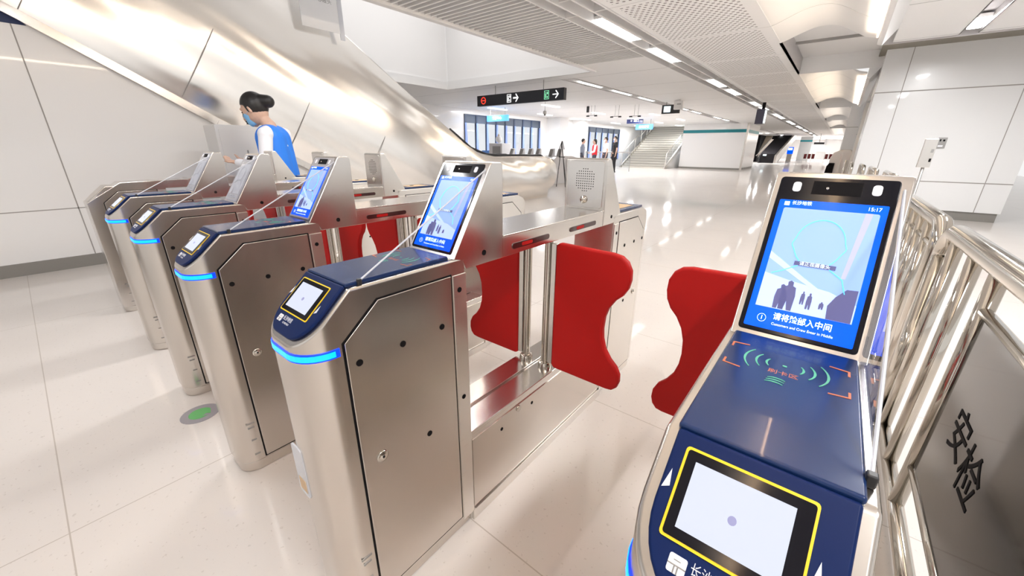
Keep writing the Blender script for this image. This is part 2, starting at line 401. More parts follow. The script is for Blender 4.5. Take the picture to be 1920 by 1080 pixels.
    if main:
        # prints on the flat pad
        def arc(cx, cy, r, a0, a1, wd, n=12):
            o_, i_ = [], []
            for k in range(n + 1):
                t = math.radians(a0 + (a1 - a0) * k / n); q = abs(2 * k / n - 1); ww = wd * (1 - .6 * q)
                o_.append((cx + (r + ww) * math.cos(t), cy + (r + ww) * 1.0 * math.sin(t))); i_.append((cx + (r - ww) * math.cos(t), cy + (r - ww) * math.sin(t)))
            return o_ + i_[::-1]
        c0 = (-.002, .272)
        for r in (.018, .032, .048):
            for a in (0, 180):
                MB().prism(arc(c0[0] + (.006 if a == 0 else -.006) * 1, c0[1], r, a - 38, a + 38, .0017), TOPF, .0085, .0096).build('contactless_wave_print', GREEN, g)
        MB().prism(rrect(c0[0] - .003, c0[0] + .003, c0[1] - .002, c0[1] + .002, .0015, 3), TOPF, .0085, .0096).build('contactless_dot_print', GREEN, g)
        for k in range(3):
            MB().prism(arc(-.010 + .001 * k, .196 + .006 * k, .022, 60, 120, .0012), TOPF, .0085, .0096).build('leaf_print', GREEN, g)
        for sx in (-1, 1):
            for sy in (-1, 1):
                cx, cy = c0[0] + sx * .076, c0[1] + sy * .036
                L1 = [(cx, cy), (cx - sx * .022, cy + sy * .003), (cx - sx * .022, cy + sy * .0055), (cx + sx * .003, cy + sy * .0025), (cx + sx * .003, cy - sy * .013), (cx, cy - sy * .013)]
                MB().prism(L1, TOPF, .0085, .0096).build('corner_print', ORANGE, g)
        text('printed_words', '刷卡区', .013, TOPF, -.002, .248, .0086, ORANGE, g)
    # hood with the face screen
    if hood:
        hw0, hw1 = -.200, 0.0
        hp = [(.366, 1.0), (.37, 1.004), (.522, 1.2450), (.531, 1.2527), (.570, 1.2527), (.578, 1.2450), (.578, .9627), (.412, .9627), (.400, .99)]
        MB().prism(hp, YZ, hw0, hw1).build('screen_hood', STEEL_H, g, bevel=.010, seg=3)
        for sd, x in ((1, hw1), (-1, hw0)):
            MB().lathe([(.0085, 0), (.0085, .001)], (x, .49, .997), 12, Matrix.Rotation(PI / 2 * sd, 4, 'Y')).build('sensor_hole', BLACK, g)
        fs = MB().prism(rrect(-.088, .086, .010, .290, .006, 3), HOODF, .0, .004).build('face_screen', GLASSBLK, g, bevel=.0015)
        d = flat('lit_screen', rrect(-.080, .078, .017, .246, .002, 2), HOODF, .003, .0046, SCRB, fs)
        pic = flat('camera_picture', rrect(-.070, .069, .053, .231, .003, 3), HOODF, .004, .0052, PICB, fs)
        flat('camera_picture_floor', [(-.070, .053), (.069, .053), (.069, .082), (.03, .096), (-.03, .104), (-.070, .112)], HOODF, .005, .0056, PICL, fs)
        flat('camera_picture_wall', [(.050, .231), (.060, .231), (.046, .120), (.040, .120)], HOODF, .005, .0056, PICM, fs)
        flat('camera_picture_ceiling', [(-.070, .150), (-.010, .112), (.03, .088), (.026, .086), (-.014, .106), (-.070, .138)], HOODF, .0052, .0058, PICL, fs)
        def fig(cx, b, h, wd):
            q = [(cx - wd, b), (cx - wd * .25, b), (cx, b + h * .3), (cx + wd * .3, b), (cx + wd, b), (cx + wd * 1.1, b + h * .5), (cx + wd * .9, b + h * .78), (cx + wd * .45, b + h * .82), (cx + wd * .4, b + h * .95), (cx, b + h), (cx - wd * .4, b + h * .95), (cx - wd * .35, b + h * .82), (cx - wd * .95, b + h * .76), (cx - wd * 1.15, b + h * .45)]
            flat('camera_picture_person', q, HOODF, .0056, .0062, PICD, fs)
        if figure >= 0:
            fig(-.036, .054, .042, .008); fig(-.026, .054, .050, .010); fig(-.004, .068, .022, .0028); fig(.006, .062, .027, .0034); fig(.024, .066, .012, .003)
        if figure == 1:
            flat('camera_picture_person', [(.034, .053), (.067, .053), (.067, .105), (.052, .104), (.040, .090), (.032, .074)], HOODF, .0056, .0062, PICD, fs)
        # head outline
        hpts = []
        for k in range(49):
            t = math.radians(-52 + 284 * k / 48); rx, ry = .036, .041
            rx += .0035 * math.exp(-((t + .12) / .16) ** 2) + .0035 * math.exp(-((t - PI - .12) / .16) ** 2)
            hpts.append((-.002 + rx * math.cos(t), .172 + ry * math.sin(t)))
        hpts = [(.050, .096), (.042, .118), (.022, .131)] + hpts + [(-.024, .131), (-.046, .118), (-.060, .112)]
        MB().tube([HOODF(p, .0060) for p in hpts], .0007, 6).build('head_outline', CYAN, fs)
        flat('caption_bar', rectp(-.030, .030, .131, .138), HOODF, .0062, .0068, PICD, fs)
        text('caption_words', '请正视摄像头', .0075, HOODF, 0, .1345, .0066, SCRT, fs, ext=.0003)
        text('prompt_words', '请将脸部入中间', .0128, HOODF, .004, .0400, .0046, SCRT, fs, ext=.0004, sx=.95, bold=.0002)
        text('prompt_words_english', 'Customers and Crew Enter in Middle', .0058, HOODF, .006, .0275, .0046, SCRT, fs, ext=.0004)
        text('clock_digits', '15:17', .0085, HOODF, .060, .2385, .0046, SCRT, fs, ext=.0004)
        text('metro_name', '长沙地铁', .0078, HOODF, -.044, .2405, .0046, SCRT, fs, ext=.0004)
        flat('metro_logo', rectp(-.071, -.063, .2355, .2425), HOODF, .0044, .0050, SCRT, fs)
        MB().tube([HOODF((-.055 + .0065 * math.cos(t), .034 + .0065 * math.sin(t)), .0050) for t in [2 * PI * k / 20 for k in range(20)]], .0004, 5, closed=True).build('notice_ring', SCRT, fs)
        flat('notice_mark', rectp(-.0556, -.0544, .031, .038), HOODF, .0044, .0050, SCRT, fs)
        for x in (-.059, .057):
            flat('fill_light', rrect(x - .0065, x + .0065, .262, .280, .0048, 4), HOODF, .0035, .0048, WHITE, fs)
        flat('camera_window', rectp(-.035, .037, .259, .283), HOODF, .0035, .0044, BLACK, fs)
        MB().ball(HOODF((-.012, .270), .0042), .003, 8).build('camera_lens', POLISH, fs, smooth=True)
        # clear guard between pad and hood, on the right hand side
        gd = [(.095, 1.0), (.37, 1.0), (.535, 1.2527), (.50, 1.235)]
        ag = MB().prism([(.095, 1.008), (.372, 1.008), (.520, 1.236)], YZ, -.014, -.008).build('acrylic_guard', ACRYL, g)
        MB().tube([(-.011, .095, 1.010), (-.011, .518, 1.234)], .0022, 6).build('guard_edge', ACRED, ag)
        MB().box(-.016, -.006, .088, .098, 1.0, 1.014).build('guard_clip', RUBBER, ag, bevel=.002)
    # top beam between the hoods
    tb = MB().box(-W + .002, -.002, .570, 1.275, .9627, 1.030).build('top_beam', STEEL_H, g, bevel=.003)
    MB().box(-W - .002, .002, .579, 1.268, 1.0295, 1.0345).build('beam_cover', STEEL_H, tb, bevel=.0015)
    for sd, x in ((1, -.002), (-1, -W + .002)):
        for y0, y1 in ((.625, .84), (.985, 1.20)):
            fr = Frame((x, 0, .990), (0, 1, 0) if sd > 0 else (0, -1, 0), (0, 0, 1))
            yy = (y0, y1) if sd > 0 else (-y1, -y0)
            q = MB().prism(rrect(yy[0], yy[1], -.0095, .0095, .0092, 4), fr, 0, .0022).build('sensor_slot', DARKIN, tb)
            MB().prism(rrect(yy[0] + .05, yy[0] + .11, -.006, .006, .005, 3), fr, .001, .0027).build('sensor_window', RED, q)
    if not spk: MB().prism([(1.26, .9627), (1.26, 1.032), (1.452, 1.012), (1.452, .9627)], YZ, -W, 0).build('rear_cover', STEEL_L, g, bevel=.004)
    else: MB().prism([(1.268, .9627), (1.268, 1.245), (1.276, 1.2527), (1.300, 1.2527), (1.309, 1.245), (1.452, 1.0), (1.40, .99), (1.385, .9627)], YZ, -W + .0, 0).build('speaker_hood', STEEL_L, g, bevel=.009, seg=3)
    for sd, x in ((1, 0), (-1, -W)):
        MB().lathe([(.008, 0), (.008, .001)], (x, 1.35, .997), 12, Matrix.Rotation(PI / 2 * sd, 4, 'Y')).build('sensor_hole', BLACK, g)
    SPF = Frame((-W / 2, 1.268, 1.035), (1, 0, 0), (0, 0, 1))
    sp = None if not spk else MB().prism(rrect(-.090, .090, .004, .206, .014, 4), SPF, -.001, .0035).build('speaker_panel', STEEL_H, g, bevel=.0015)
    hm = MB()
    for i in range(9):
        for j in range(10):
            x, y = (i - 4) * .0105, (j - 4.5) * .0105
            if x * x + y * y < .051 ** 2: hm.prism([(x + .0024 * math.cos(t), .125 + y + .0024 * math.sin(t)) for t in [2 * PI * k / 6 for k in range(6)]], SPF, .003, .0042)
    if not spk: hm.bm.free()
    else: hm.build('speaker_holes', BLACK, sp)['kind'] = 'stuff'
    if spk: MB().lathe([(.017, 0), (.017, .005), (.013, .008), (.009, .008), (.008, .011), (.003, .012)], (-W / 2, 1.2645, 1.075), 20, Matrix.Rotation(PI / 2, 4, 'X')).build('round_button', POLISH, sp, smooth=True)
    rp = MB().prism(rectp(-W / 2 + .014, W / 2 - .014, 1.462, 1.755), TOPF, -.001, .010).build('rear_reader_pad', NAVYG, g, bevel=.003)
    flat('printed_patch', rrect(-.06, .06, 1.53, 1.70, .01), TOPF, .0085, .011, plain('sand_print', (.62, .42, .22), .4), rp)
    MB().lathe([(.016, 0), (.016, .0015)], (-W / 2 - .02, 1.60, 1.011), 16).build('printed_dot', BLACK, rp)
    # low base between the cabinets
    b = MB().box(-W + .004, -.004, .40, 1.40, 0.0, .375)
    b.box(-W + .001, -.110, .405, 1.395, .372, .388); b.box(-.098, -.001, .405, 1.395, .372, .388)
    bs = b.build('base_ledge', STEEL_H, g, bevel=.003)
    for sd, x in ((1, -.004), (-1, -W + .004)):
        pn = MB().prism([(.418, .05), (1.38, .05), (1.38, .352), (.418, .352)], YZ, x - .001 * sd, x + .0035 * sd).build('base_panel', STEEL, bs, bevel=.002)
        xx = x + .0035 * sd
        for y, z in ((.57, .30), (.76, .31)):
            MB().lathe([(.007, 0), (.007, .001)], (xx, y, z), 12, Matrix.Rotation(PI / 2 * sd, 4, 'Y')).build('sensor_hole', BLACK, bs)
        MB().lathe([(.013, 0), (.013, .003), (.008, .004)], (xx, .67, .335), 16, Matrix.Rotation(PI / 2 * sd, 4, 'Y')).build('lock', POLISH, bs, smooth=True)
        MB().box(min(x, x + .010 * sd), max(x, x + .010 * sd), .405, 1.395, 0, .045).build('kick_strip', STEEL_L, bs)
    # posts and flaps
    for sd, x, on in ((1, -.052, flap_r), (-1, -.153, flap_l)):
        p = MB().lathe([(.030, .388), (.030, .400), (.026, .412), (.019, .414), (.0165, .416), (.0165, .9627)], (x, .92, 0), 20).build('flap_post', POLISH, g, smooth=True)
        smooth_angle(p, 30)
        if on:
            xa = x + sd * .018; xb = x + sd * .040
            MB().box(min(xa, xb), max(xa, xb), .910, .930, .418, .945).build('hinge_strip', STEEL_L, p, bevel=.002)
            base = xb
            k = 1.0 if not big else 1.26
            raw = [(.0, .418), (.012, .404), (.265, .404), (.29, .408), (.308, .425), (.316, .45), (.314, .48), (.298, .51), (.27, .535), (.245, .57), (.232, .61), (.228, .65), (.232, .70), (.245, .74), (.268, .775), (.295, .80), (.312, .83), (.318, .86), (.316, .895), (.30, .925), (.275, .942), (.24, .948), (.014, .952), (0, .938)]
            sc = (.319 - abs(base if sd > 0 else base + W)) / .318 * k
            pts = [(base + sd * u * sc, z) for u, z in raw]
            MB().prism(pts, XZ, .905, .935).build('flap', RED, p, bevel=.011, seg=3)
    if slot:
        NF = Frame((-W / 2, -.0605, 0), (1, 0, 0), (0, 0, 1))
        sl = MB().prism(rrect(-.075, -.018, .415, .575, .012), NF, -.002, .002).build('coin_window', ACRED, g)
        flat('printed_patch', rectp(-.066, -.028, .43, .47), NF, .001, .0026, plain('sand_print', (.62, .42, .22), .4), sl)
    for k, (z, wd) in enumerate(((.235, .030), (.215, .022), (.155, .018), (.085, .02))):
        MB().box(-.001, .0012, -.012 + (.03 - wd) * .5, -.012 + (.03 - wd) * .5 + wd, z, z + .006).build('number_plate_line', GREY, g)
    return g
GG = 'ticket gates in the row across the hall'
gB = make_gate('ticket gate with a coin window on its nose, its red flap facing the nearest gate', GG, slot=True)
gA = make_gate('nearest and largest ticket gate, face screen reading 15:17, beside the barred railing', GG, figure=1, flap_r=False, spk=False)
gB.location = (0, 0, 0)
gA.location = (.862, 0, 0); gA.scale = (.89, 1, 1)
gC = copy_tree(gB); gC.location = (-.8525, 0, 0); gC['label'] = 'ticket gate second from the nearest pair, green floor disc at its foot'
for ch in [x for x in bpy.data.objects if x.parent == gC and x.name.startswith('coin_window')]:
    for c2 in [x for x in bpy.data.objects if x.parent == ch]: bpy.data.objects.remove(c2)
    bpy.data.objects.remove(ch)
gD = copy_tree(gC); gD.location = (-1.686, 0, 0); gD['label'] = 'ticket gate with lit blue nose band, its screen hood in front of the stooping attendant'
gE = copy_tree(gC); gE.location = (-2.485, 0, 0); gE['label'] = 'ticket gate with screen hood next to the plain hoodless end gate at the left'
gF = make_gate('leftmost hoodless end ticket gate nearest the white left wall', GG, main=False, flap_l=False, hood=False)
gF.location = (-3.5, 0, 0)
# the end gate is a plain steel case: remove the reader parts it does not have and add its chamfered cover
for ch in [x for x in bpy.data.objects if x.parent == gF]:
    if ch.name.split('.')[0] in ('reader_pad', 'light_band', 'card_reader_top'):
        for c2 in [x for x in bpy.data.objects if x.parent == ch]:
            for c3 in [x for x in bpy.data.objects if x.parent == c2]: bpy.data.objects.remove(c3)
            bpy.data.objects.remove(c2)
        bpy.data.objects.remove(ch)
MB().prism([(-.062, .05), (-.062, .885), (.15, 1.022), (.575, 1.030), (.575, .963), (.412, .963), (.412, .05)], YZ, -W - .001, .001).build('chamfered_cover', STEEL_H, gF, bevel=.004)

# farther face screens are lit: slanted-view wash-out is put into their colours
WASHS = plain('washed_out_screen', (.50, .49, .49), .25); WASHP = plain('washed_out_picture', (.56, .56, .58), .3); BEZP = plain('washed_out_bezel', (.45, .44, .46), .25)
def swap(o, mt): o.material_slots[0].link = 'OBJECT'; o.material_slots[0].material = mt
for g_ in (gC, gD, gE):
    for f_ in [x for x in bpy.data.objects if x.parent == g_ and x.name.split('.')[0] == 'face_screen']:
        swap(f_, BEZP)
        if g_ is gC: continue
        f_['label'] = 'screen coloured pale grey for its slanted-view wash-out'
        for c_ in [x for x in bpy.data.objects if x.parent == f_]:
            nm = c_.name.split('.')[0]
            if nm == 'lit_screen': c_.name = 'paled_screen'; swap(c_, WASHS)
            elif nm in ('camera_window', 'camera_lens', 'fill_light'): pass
            else: swap(c_, WASHP)

# ------------------------------------------------------------------ barrier rail on the right
RX = 1.19
def arcpts(cy, cz, r, a0, a1, n=8): return [(RX, cy + r * math.cos(math.radians(a0 + (a1 - a0) * k / n)), cz + r * math.sin(math.radians(a0 + (a1 - a0) * k / n))) for k in range(n + 1)]
def barrier(y0, y1, label, bars, inner=True):
    g = thing('crowd_barrier', (RX, (y0 + y1) / 2, 0), label, 'barrier', 'steel barrier sections along the gate line')
    off = Vector((-RX, -(y0 + y1) / 2, 0))
    L = lambda pts: [Vector(p) + off for p in pts]
    zt = .985; r = .11
    MB().tube(L([(RX, y1, .03), (RX, y1, zt - r)] + arcpts(y1 - r, zt - r, r, 0, 90) + arcpts(y0 + r, zt - r, r, 90, 180) + [(RX, y0, .03)]), .034, 20).build('top_rail', POLISH, g, smooth=True)
    MB().tube(L([(RX, y0, .09), (RX, y1, .09)]), .024, 14).build('bottom_rail', POLISH, g, smooth=True)
    for y in bars:
        MB().tube(L([(RX, y, .09), (RX, y, zt)]), .022, 16).build('upright_bar', POLISH, g, smooth=True)
    for y in (y0, y1):
        MB().lathe([(.05, 0), (.05, .008), (.03, .03)], L([(RX, y, 0)])[0], 18).build('foot_plate', POLISH, g, smooth=True)
    return g, L
g1, L1 = barrier(.38, 2.06, 'near barrier section holding a smoked sign panel, right edge', [1.90, 1.62, 1.36])
# sign panel in the near section
MB().tube(L1([(RX, 1.345, .85), (RX, .42, .85)]), .015, 12).build('panel_rail', POLISH, g1, smooth=True)
MB().tube(L1([(RX, 1.345, .27), (RX, .42, .27)]), .015, 12).build('panel_rail', POLISH, g1, smooth=True)
pn = MB().box(-.006, .006, .43 - 1.22, 1.33 - 1.22, .28, .84).build('sign_panel', TINT, g1)
PF = Frame((-.0065, 1.33 - 1.22, .25), (0, -1, 0), (0, 0, 1))
text('sign_word', '安', .145, PF, .215, .30, 0, BLACK, pn, ext=.0008)
text('sign_word', '检', .15, PF, .365, .27, 0, BLACK, pn, ext=.0008)
g2, L2 = barrier(2.20, 3.9, 'second barrier section behind the nearest gate hood', [2.52, 2.78, 3.04, 3.30, 3.56])
MB().tube(L2([(RX, 3.84, .87), (RX, 2.36, .87), (RX, 2.30, .85), (RX, 2.28, .80), (RX, 2.28, .12)]), .014, 12).build('inner_rail', POLISH, g2, smooth=True)
# ------------------------------------------------------------------ the hall
def sbox(name, x0, x1, y0, y1, z0, z1, mat, bevel=0):
    return struct(MB().box(x0, x1, y0, y1, z0, z1).build(name, mat, bevel=bevel))
sbox('floor', -16, 9, -7, 92, -.05, 0, FLOOR)

# --- ceiling
def perf_mat():
    mt, N, L, b = nmat('perforated_ceiling')
    tc = N.new('ShaderNodeTexCoord'); sx = N.new('ShaderNodeSeparateXYZ'); L.new(tc.outputs['Object'], sx.inputs[0])
    def M(op, a, b_=None, c=None):
        n = N.new('ShaderNodeMath'); n.operation = op
        for i, v in enumerate((a, b_, c)):
            if v is None: continue
            if isinstance(v, (int, float)): n.inputs[i].default_value = v
            else: L.new(v, n.inputs[i])
        return n.outputs[0]
    X, Y = sx.outputs[0], sx.outputs[1]
    px, py = .085, .072
    row = M('FLOOR', M('DIVIDE', Y, py)); odd = M('MODULO', M('ABSOLUTE', row), 2)
    u = M('SUBTRACT', M('FRACT', M('ADD', M('DIVIDE', X, px), M('MULTIPLY', odd, .5))), .5)
    v = M('SUBTRACT', M('FRACT', M('DIVIDE', Y, py)), .5)
    d = M('ADD', M('POWER', M('DIVIDE', u, .26), 2), M('POWER', M('DIVIDE', v, .22), 2))
    hole = M('LESS_THAN', d, 1)
    seam = M('PINGPONG', M('SUBTRACT', Y, .75), 1.075); okY = M('GREATER_THAN', seam, .09)
    seam2 = M('LESS_THAN', seam, .006)
    okX = M('MULTIPLY', M('GREATER_THAN', X, -1.90), M('LESS_THAN', X, -.62))
    mask = M('MULTIPLY', M('MULTIPLY', hole, okY), okX)
    hx = N.new('ShaderNodeMix'); hx.data_type = 'RGBA'; hx.inputs[6].default_value = (.96, .955, .95, 1); hx.inputs[7].default_value = (.16, .14, .14, 1)
    L.new(M('MAXIMUM', mask, M('MULTIPLY', seam2, .45)), hx.inputs[0]); L.new(hx.outputs[2], b.inputs['Base Color']); b.inputs['Roughness'].default_value = .5
    return mt
PERF = perf_mat()
def seams_mat(name, col, per, off, axis=1, wd=.006, dark=.55):
    mt, N, L, b = nmat(name)
    tc = N.new('ShaderNodeTexCoord'); sx = N.new('ShaderNodeSeparateXYZ'); L.new(tc.outputs['Object'], sx.inputs[0])
    a = N.new('ShaderNodeMath'); a.operation = 'SUBTRACT'; a.inputs[1].default_value = off; L.new(sx.outputs[axis], a.inputs[0])
    p = N.new('ShaderNodeMath'); p.operation = 'PINGPONG'; p.inputs[1].default_value = per / 2; L.new(a.outputs[0], p.inputs[0])
    l = N.new('ShaderNodeMath'); l.operation = 'LESS_THAN'; l.inputs[1].default_value = wd; L.new(p.outputs[0], l.inputs[0])
    mx = N.new('ShaderNodeMix'); mx.data_type = 'RGBA'; mx.inputs[6].default_value = (*col, 1); mx.inputs[7].default_value = (*[c * dark for c in col], 1)
    L.new(l.outputs[0], mx.inputs[0]); L.new(mx.outputs[2], b.inputs['Base Color']); b.inputs['Roughness'].default_value = .5
    return mt
CEILS = seams_mat('ceiling_panels', (.92, .915, .91), 2.15, .75, 1, .012)
COVEM = seams_mat('cove_panels', (.90, .89, .875), 2.15, .75, 1, .008, .7)
T = .06
# left field, with the escalator well and the stair well left open
WX0, WX1, WY0, WY1 = -9.15, -4.15, -4.0, 8.72
for x0, x1, y0, y1 in ((-16, WX0, -7, WY1), (-16, -5.42, WY1, 33.0), (-16, -12.5, 33.0, 40), (-8.75, -5.42, 33.0, 40), (-16, -5.42, 40, 92), (-4.98, -2.66, 9.3, 92), (WX1, -2.66, 8.0, 9.3), (-4.98, WX1, WY1, 9.3), (-5.42, -4.98, WY1, 9.3), (WX0, WX1, -7, WY0)):
    sbox('ceiling', x0, x1, y0, y1, CZ, CZ + T, CEILS)
# baffle slats right of the well
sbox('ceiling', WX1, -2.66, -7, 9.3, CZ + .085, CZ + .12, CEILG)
for k in range(-4, 4):
    y0 = .75 + 2.15 * k; mb = MB()
    mb.box(WX1 + .05, -2.70, y0 - .02, y0 + .02, CZ - .004, CZ + .09)
    n = 20
    for i in range(1, n):
        y = y0 + 2.15 * i / n
        mb.box(WX1 + .05, -2.70, y - .014, y + .014, CZ + .004, CZ + .088)
    struct(mb.build('ceiling', TRIMW))
sbox('trim_1', WX1 - .03, WX1 + .06, WY0, WY1 + .03, CZ - .03, CZ + .12, TRIMW)
sbox('trim_2', WX0, WX1, WY1 - .03, WY1 - .002, CZ - .02, CZ + .2, TRIMW)
sbox('trim_2', WX0 - .002, WX0 + .03, WY0, WY1 - .03, CZ - .02, CZ + .2, TRIMW)
# perforated field
sbox('ceiling', -1.99, -.46, -7, 92, CZ, CZ + .03, PERF)
# light troughs
def trough(x0, xl0, xl1, x1, y0, y1, gap=True):
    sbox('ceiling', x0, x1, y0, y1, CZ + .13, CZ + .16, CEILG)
    mb = MB()
    for x in (x0, xl0, xl1, x1): mb.box(x - .011, x + .011, y0, y1, CZ - .004, CZ + .135)
    y = .75 + 2.15 * math.ceil((y0 - .75) / 2.15)
    while y < y1:
        mb.box(x0, xl0, y - .012, y + .012, CZ - .002, CZ + .13); mb.box(xl1, x1, y - .012, y + .012, CZ - .002, CZ + .13); mb.box(xl0, xl1, y - .5, y - .48, CZ + .03, CZ + .13); y += 2.15
    struct(mb.build('trim_3', TRIMW))
trough(-2.66, -2.46, -2.22, -2.02, -7, 62)
sbox('ceiling', -2.008, -1.99, -7, 62, CZ + .05, CZ + .14, BLACK)
trough(-5.42, -5.29, -5.11, -4.98, 9.3, 60)
sbox('ceiling', -2.66, -2.0, 62, 92, CZ, CZ + .06, CEILS); sbox('ceiling', -5.42, -4.98, 60, 92, CZ, CZ + .06, CEILS)
def lamp(x, y, L, wd, label, group, mt, z=CZ):
    g = thing('ceiling_lamp', (x, y + L / 2, z), label, 'ceiling lamp', group)
    MB().prism(rrect(-wd / 2, wd / 2, -L / 2, L / 2, .03, 3), XY, .012, .045).build('diffuser', mt, g)
    MB().box(-wd / 2 - .008, wd / 2 + .008, -L / 2 - .01, L / 2 + .01, .045, .09).build('housing', TRIMW, g)
    return g
LL = {1: 'first and biggest lit lamp in the main ceiling trough', 2: 'second lit lamp in the main ceiling trough'}
for k, (x, y) in enumerate(LAMPS_A):
    if k == 0: continue
    lb_ = LL.get(k) or ('third lit lamp in the main ceiling trough, after a dark gap' if k == 3 else 'fourth lit lamp in the main ceiling trough' if k == 4 else 'small lit trough lamp receding toward the far wall')
    lamp(x, y, 1.3, .19, lb_, 'receding lamps of the main ceiling trough' if k > 4 else None, LAMPM)
for k, (x, y) in enumerate(LAMPS_B):
    lamp(x, y, 1.25, .15, 'lit lamp in the narrower left ceiling trough', 'lamps of the narrow left trough', LAMPM)
for x, ys in ((-9.2, (13.9, 18.2, 22.5, 26.8, 31)), (-11.9, (13.6, 17.4, 21.7, 26, 30)), (-7.2, (20.5, 24.8))):
    for y in ys: lamp(x, y, 1.25, .15, 'short lit lamp in the flat white ceiling near the windows', 'lamps in the white window-side ceiling', LAMPDIM, CZ - .05)
for x, y in ((-6.5, 50), (-5.9, 50), (-5.2, 56)):
    lamp(x, y, 1.0, .2, 'small lit lamp above the distant escalators', 'lamps above the far escalators', LAMPDIM, CZ - .05)
lamp(1.86, 8.65, .55, .15, 'lone lit lamp in the slot above the big white pillar', None, LAMPM)

# --- wavy cove beside the pillars
def cove(y0, y1):
    n = 26; prof = []
    for i in range(n + 1):
        t = i / n; x = -.47 + 1.26 * t
        z = CZ + .17 * math.sin(PI * min(1, t * 1.12)) ** 1.3 * (1 if t * 1.12 < 1 else 0) - .20 * max(0, t - .55) ** 1.4 * 1.6
        prof.append((x, z))
    mb = MB(); mb.prism(prof + [(x, z + .03) for x, z in reversed(prof)], XZ, y0, y1)
    o = struct(mb.build('ceiling', COVEM)); smooth_angle(o, 35); return o
segs = [(-7, 8.4), (12.0, 19.6), (22.0, 29), (31, 40), (42, 60)]
for a, b in segs:
    y = a
    while y < b - .01:
        e = min(b, .75 + 2.15 * math.ceil((y + .02 - .75) / 2.15)); cove(y, e - .012); y = e
# recess above the pillar capitals
for a, b in ((8.4, 12.0), (19.6, 22.0), (29, 31), (40, 42)):
    sbox('ceiling', -.47, 3.6, a, b, CZ + .34, CZ + .37, CEILW)
    sbox('ceiling', -.47, .95, a + (b - a) * .5, a + (b - a) * .52, CZ + .30, CZ + .345, GREY)
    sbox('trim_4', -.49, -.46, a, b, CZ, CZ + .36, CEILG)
    sbox('ceiling', -.47, 3.6, b - .02, b + .02, CZ + .0, CZ + .36, CEILW)
# warm tube fascia and the flat ceiling to its right
for a, b in ((-7, 8.4), (12.0, 19.6), (22, 29), (31, 60)):
    struct(MB().prism([(.80, CZ - .19), (.86, CZ - .21), (1.0, CZ), (1.0, CZ + .05), (.80, CZ + .02)], XZ, a, b).build('trim_5', CEILW))
LED_W = plain('warm_tube', (1, .8, .6), .4, emit=(1, .80, .60), es=3.2)
for a, b in ((-3.5, 8.2), (12.2, 19.4), (22.2, 28.8), (31.2, 39.8), (42.4, 59.6)):  # stretches past the second are added along with their fill lights
    t_ = thing('cove_light_tube', (.78, (a + b) / 2, CZ - .125), 'warm glowing tube along the wavy cove, ' + ('near stretch above the pillar' if a < 0 else 'short stretch behind the pillar capital' if a < 13 else 'third stretch, added to brighten the hall' if a < 23 else 'fourth stretch, added to brighten the hall' if a < 32 else 'farthest stretch, added to brighten the hall'), 'light tube')
    MB().tube([(0, a - (a + b) / 2, 0), (0, b - (a + b) / 2, 0)], .012, 8).build('tube', LED_W, t_)
for x0, x1, a, b in ((1.0, 1.76, -7, 9.5), (1.96, 9, -7, 9.5), (1.0, 9, 12, 60)):
    sbox('ceiling', x0, x1, a, b, CZ, CZ + .05, CEILS)
sbox('ceiling', -.47, 9, 60, 92, CZ, CZ + .05, CEILS)
sbox('ceiling', 1.76, 1.96, -7, 9.5, CZ + .12, CZ + .15, CEILG)
sbox('ceiling', 1.765, 1.955, 5.5, 7.9, CZ + .09, CZ + .12, BLACK)
sbox('ceiling', 1.75, 1.765, -7, 9.5, CZ, CZ + .12, CEILG); sbox('ceiling', 1.955, 1.97, -7, 9.5, CZ, CZ + .12, CEILG)
sbox('trim_6', .86, 9, 9.46, 9.5, CZ - .02, CZ + .36, CEILG)
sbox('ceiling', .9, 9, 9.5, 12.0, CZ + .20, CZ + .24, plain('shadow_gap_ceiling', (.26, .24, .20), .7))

# --- escalator well above the ceiling
for x0, x1, y0, y1 in ((WX0 - .1, WX0, WY0, WY1), (WX0, WX1, WY1 + .03, WY1 + .13), (WX1 + .06, WX1 + .16, WY0, WY1)):
    sbox('wall_well', x0, x1, y0, y1, CZ + .12 if x0 > -5 else CZ, 6.6, WALLW)
sbox('ceiling', WX0 - .1, WX1 + .16, WY0, WY1 + .1, 6.6, 6.7, CEILW)
sbox('trim_7', WX0, WX1, WY1 + .01, WY1 + .03, CZ, CZ + 3.4, WALLW)
# --- stair well
sbox('wall_stair', -12.6, -12.5, 33, 40, CZ, 5.5, WALLW); sbox('wall_stair', -8.75, -8.65, 33, 40, CZ, 5.5, WALLW); sbox('wall_stair', -12.5, -8.75, 39.9, 40, 0, 5.5, CEILW)
sbox('ceiling', -12.6, -8.65, 33, 40, 5.5, 5.6, CEILW)

# --- left wall below the escalator
EX = -5.6
EB = [(-6, 6.1), (.15, 2.41), (1.49, 1.59), (2.48, 1.02), (4.3, 0)]
def wall_left():
    top = 2.37; pts = [(-6.5, 0), (4.25, 0), (2.48, 1.0), (1.49, 1.57), (.20, 2.37), (.10, top), (-6.5, top)]
    struct(MB().prism([(p[0], max(p[1], .13) if p[1] < .2 else p[1]) for p in pts], YZ, EX - .12, EX - .02).build('wall_left', WALLW))
    jm = MB()
    for y in (-3.1, -1.55, 0.0, 1.55): jm.box(EX - .021, EX - .0185, y - .005, y + .005, .13, 2.37 if y < .1 else 1.55)
    jm.box(EX - .021, EX - .0185, -6.5, 3.1, .640, .650)
    struct(jm.build('trim_8', JOINT))
    sbox('baseboard_left', EX - .12, EX - .012, -6.5, 4.2, 0, .13, SKIRT)
    sbox('wall_left', EX - .3, EX - .03, -6.5, .12, 2.37, 3.0, NAVYW)
wall_left()

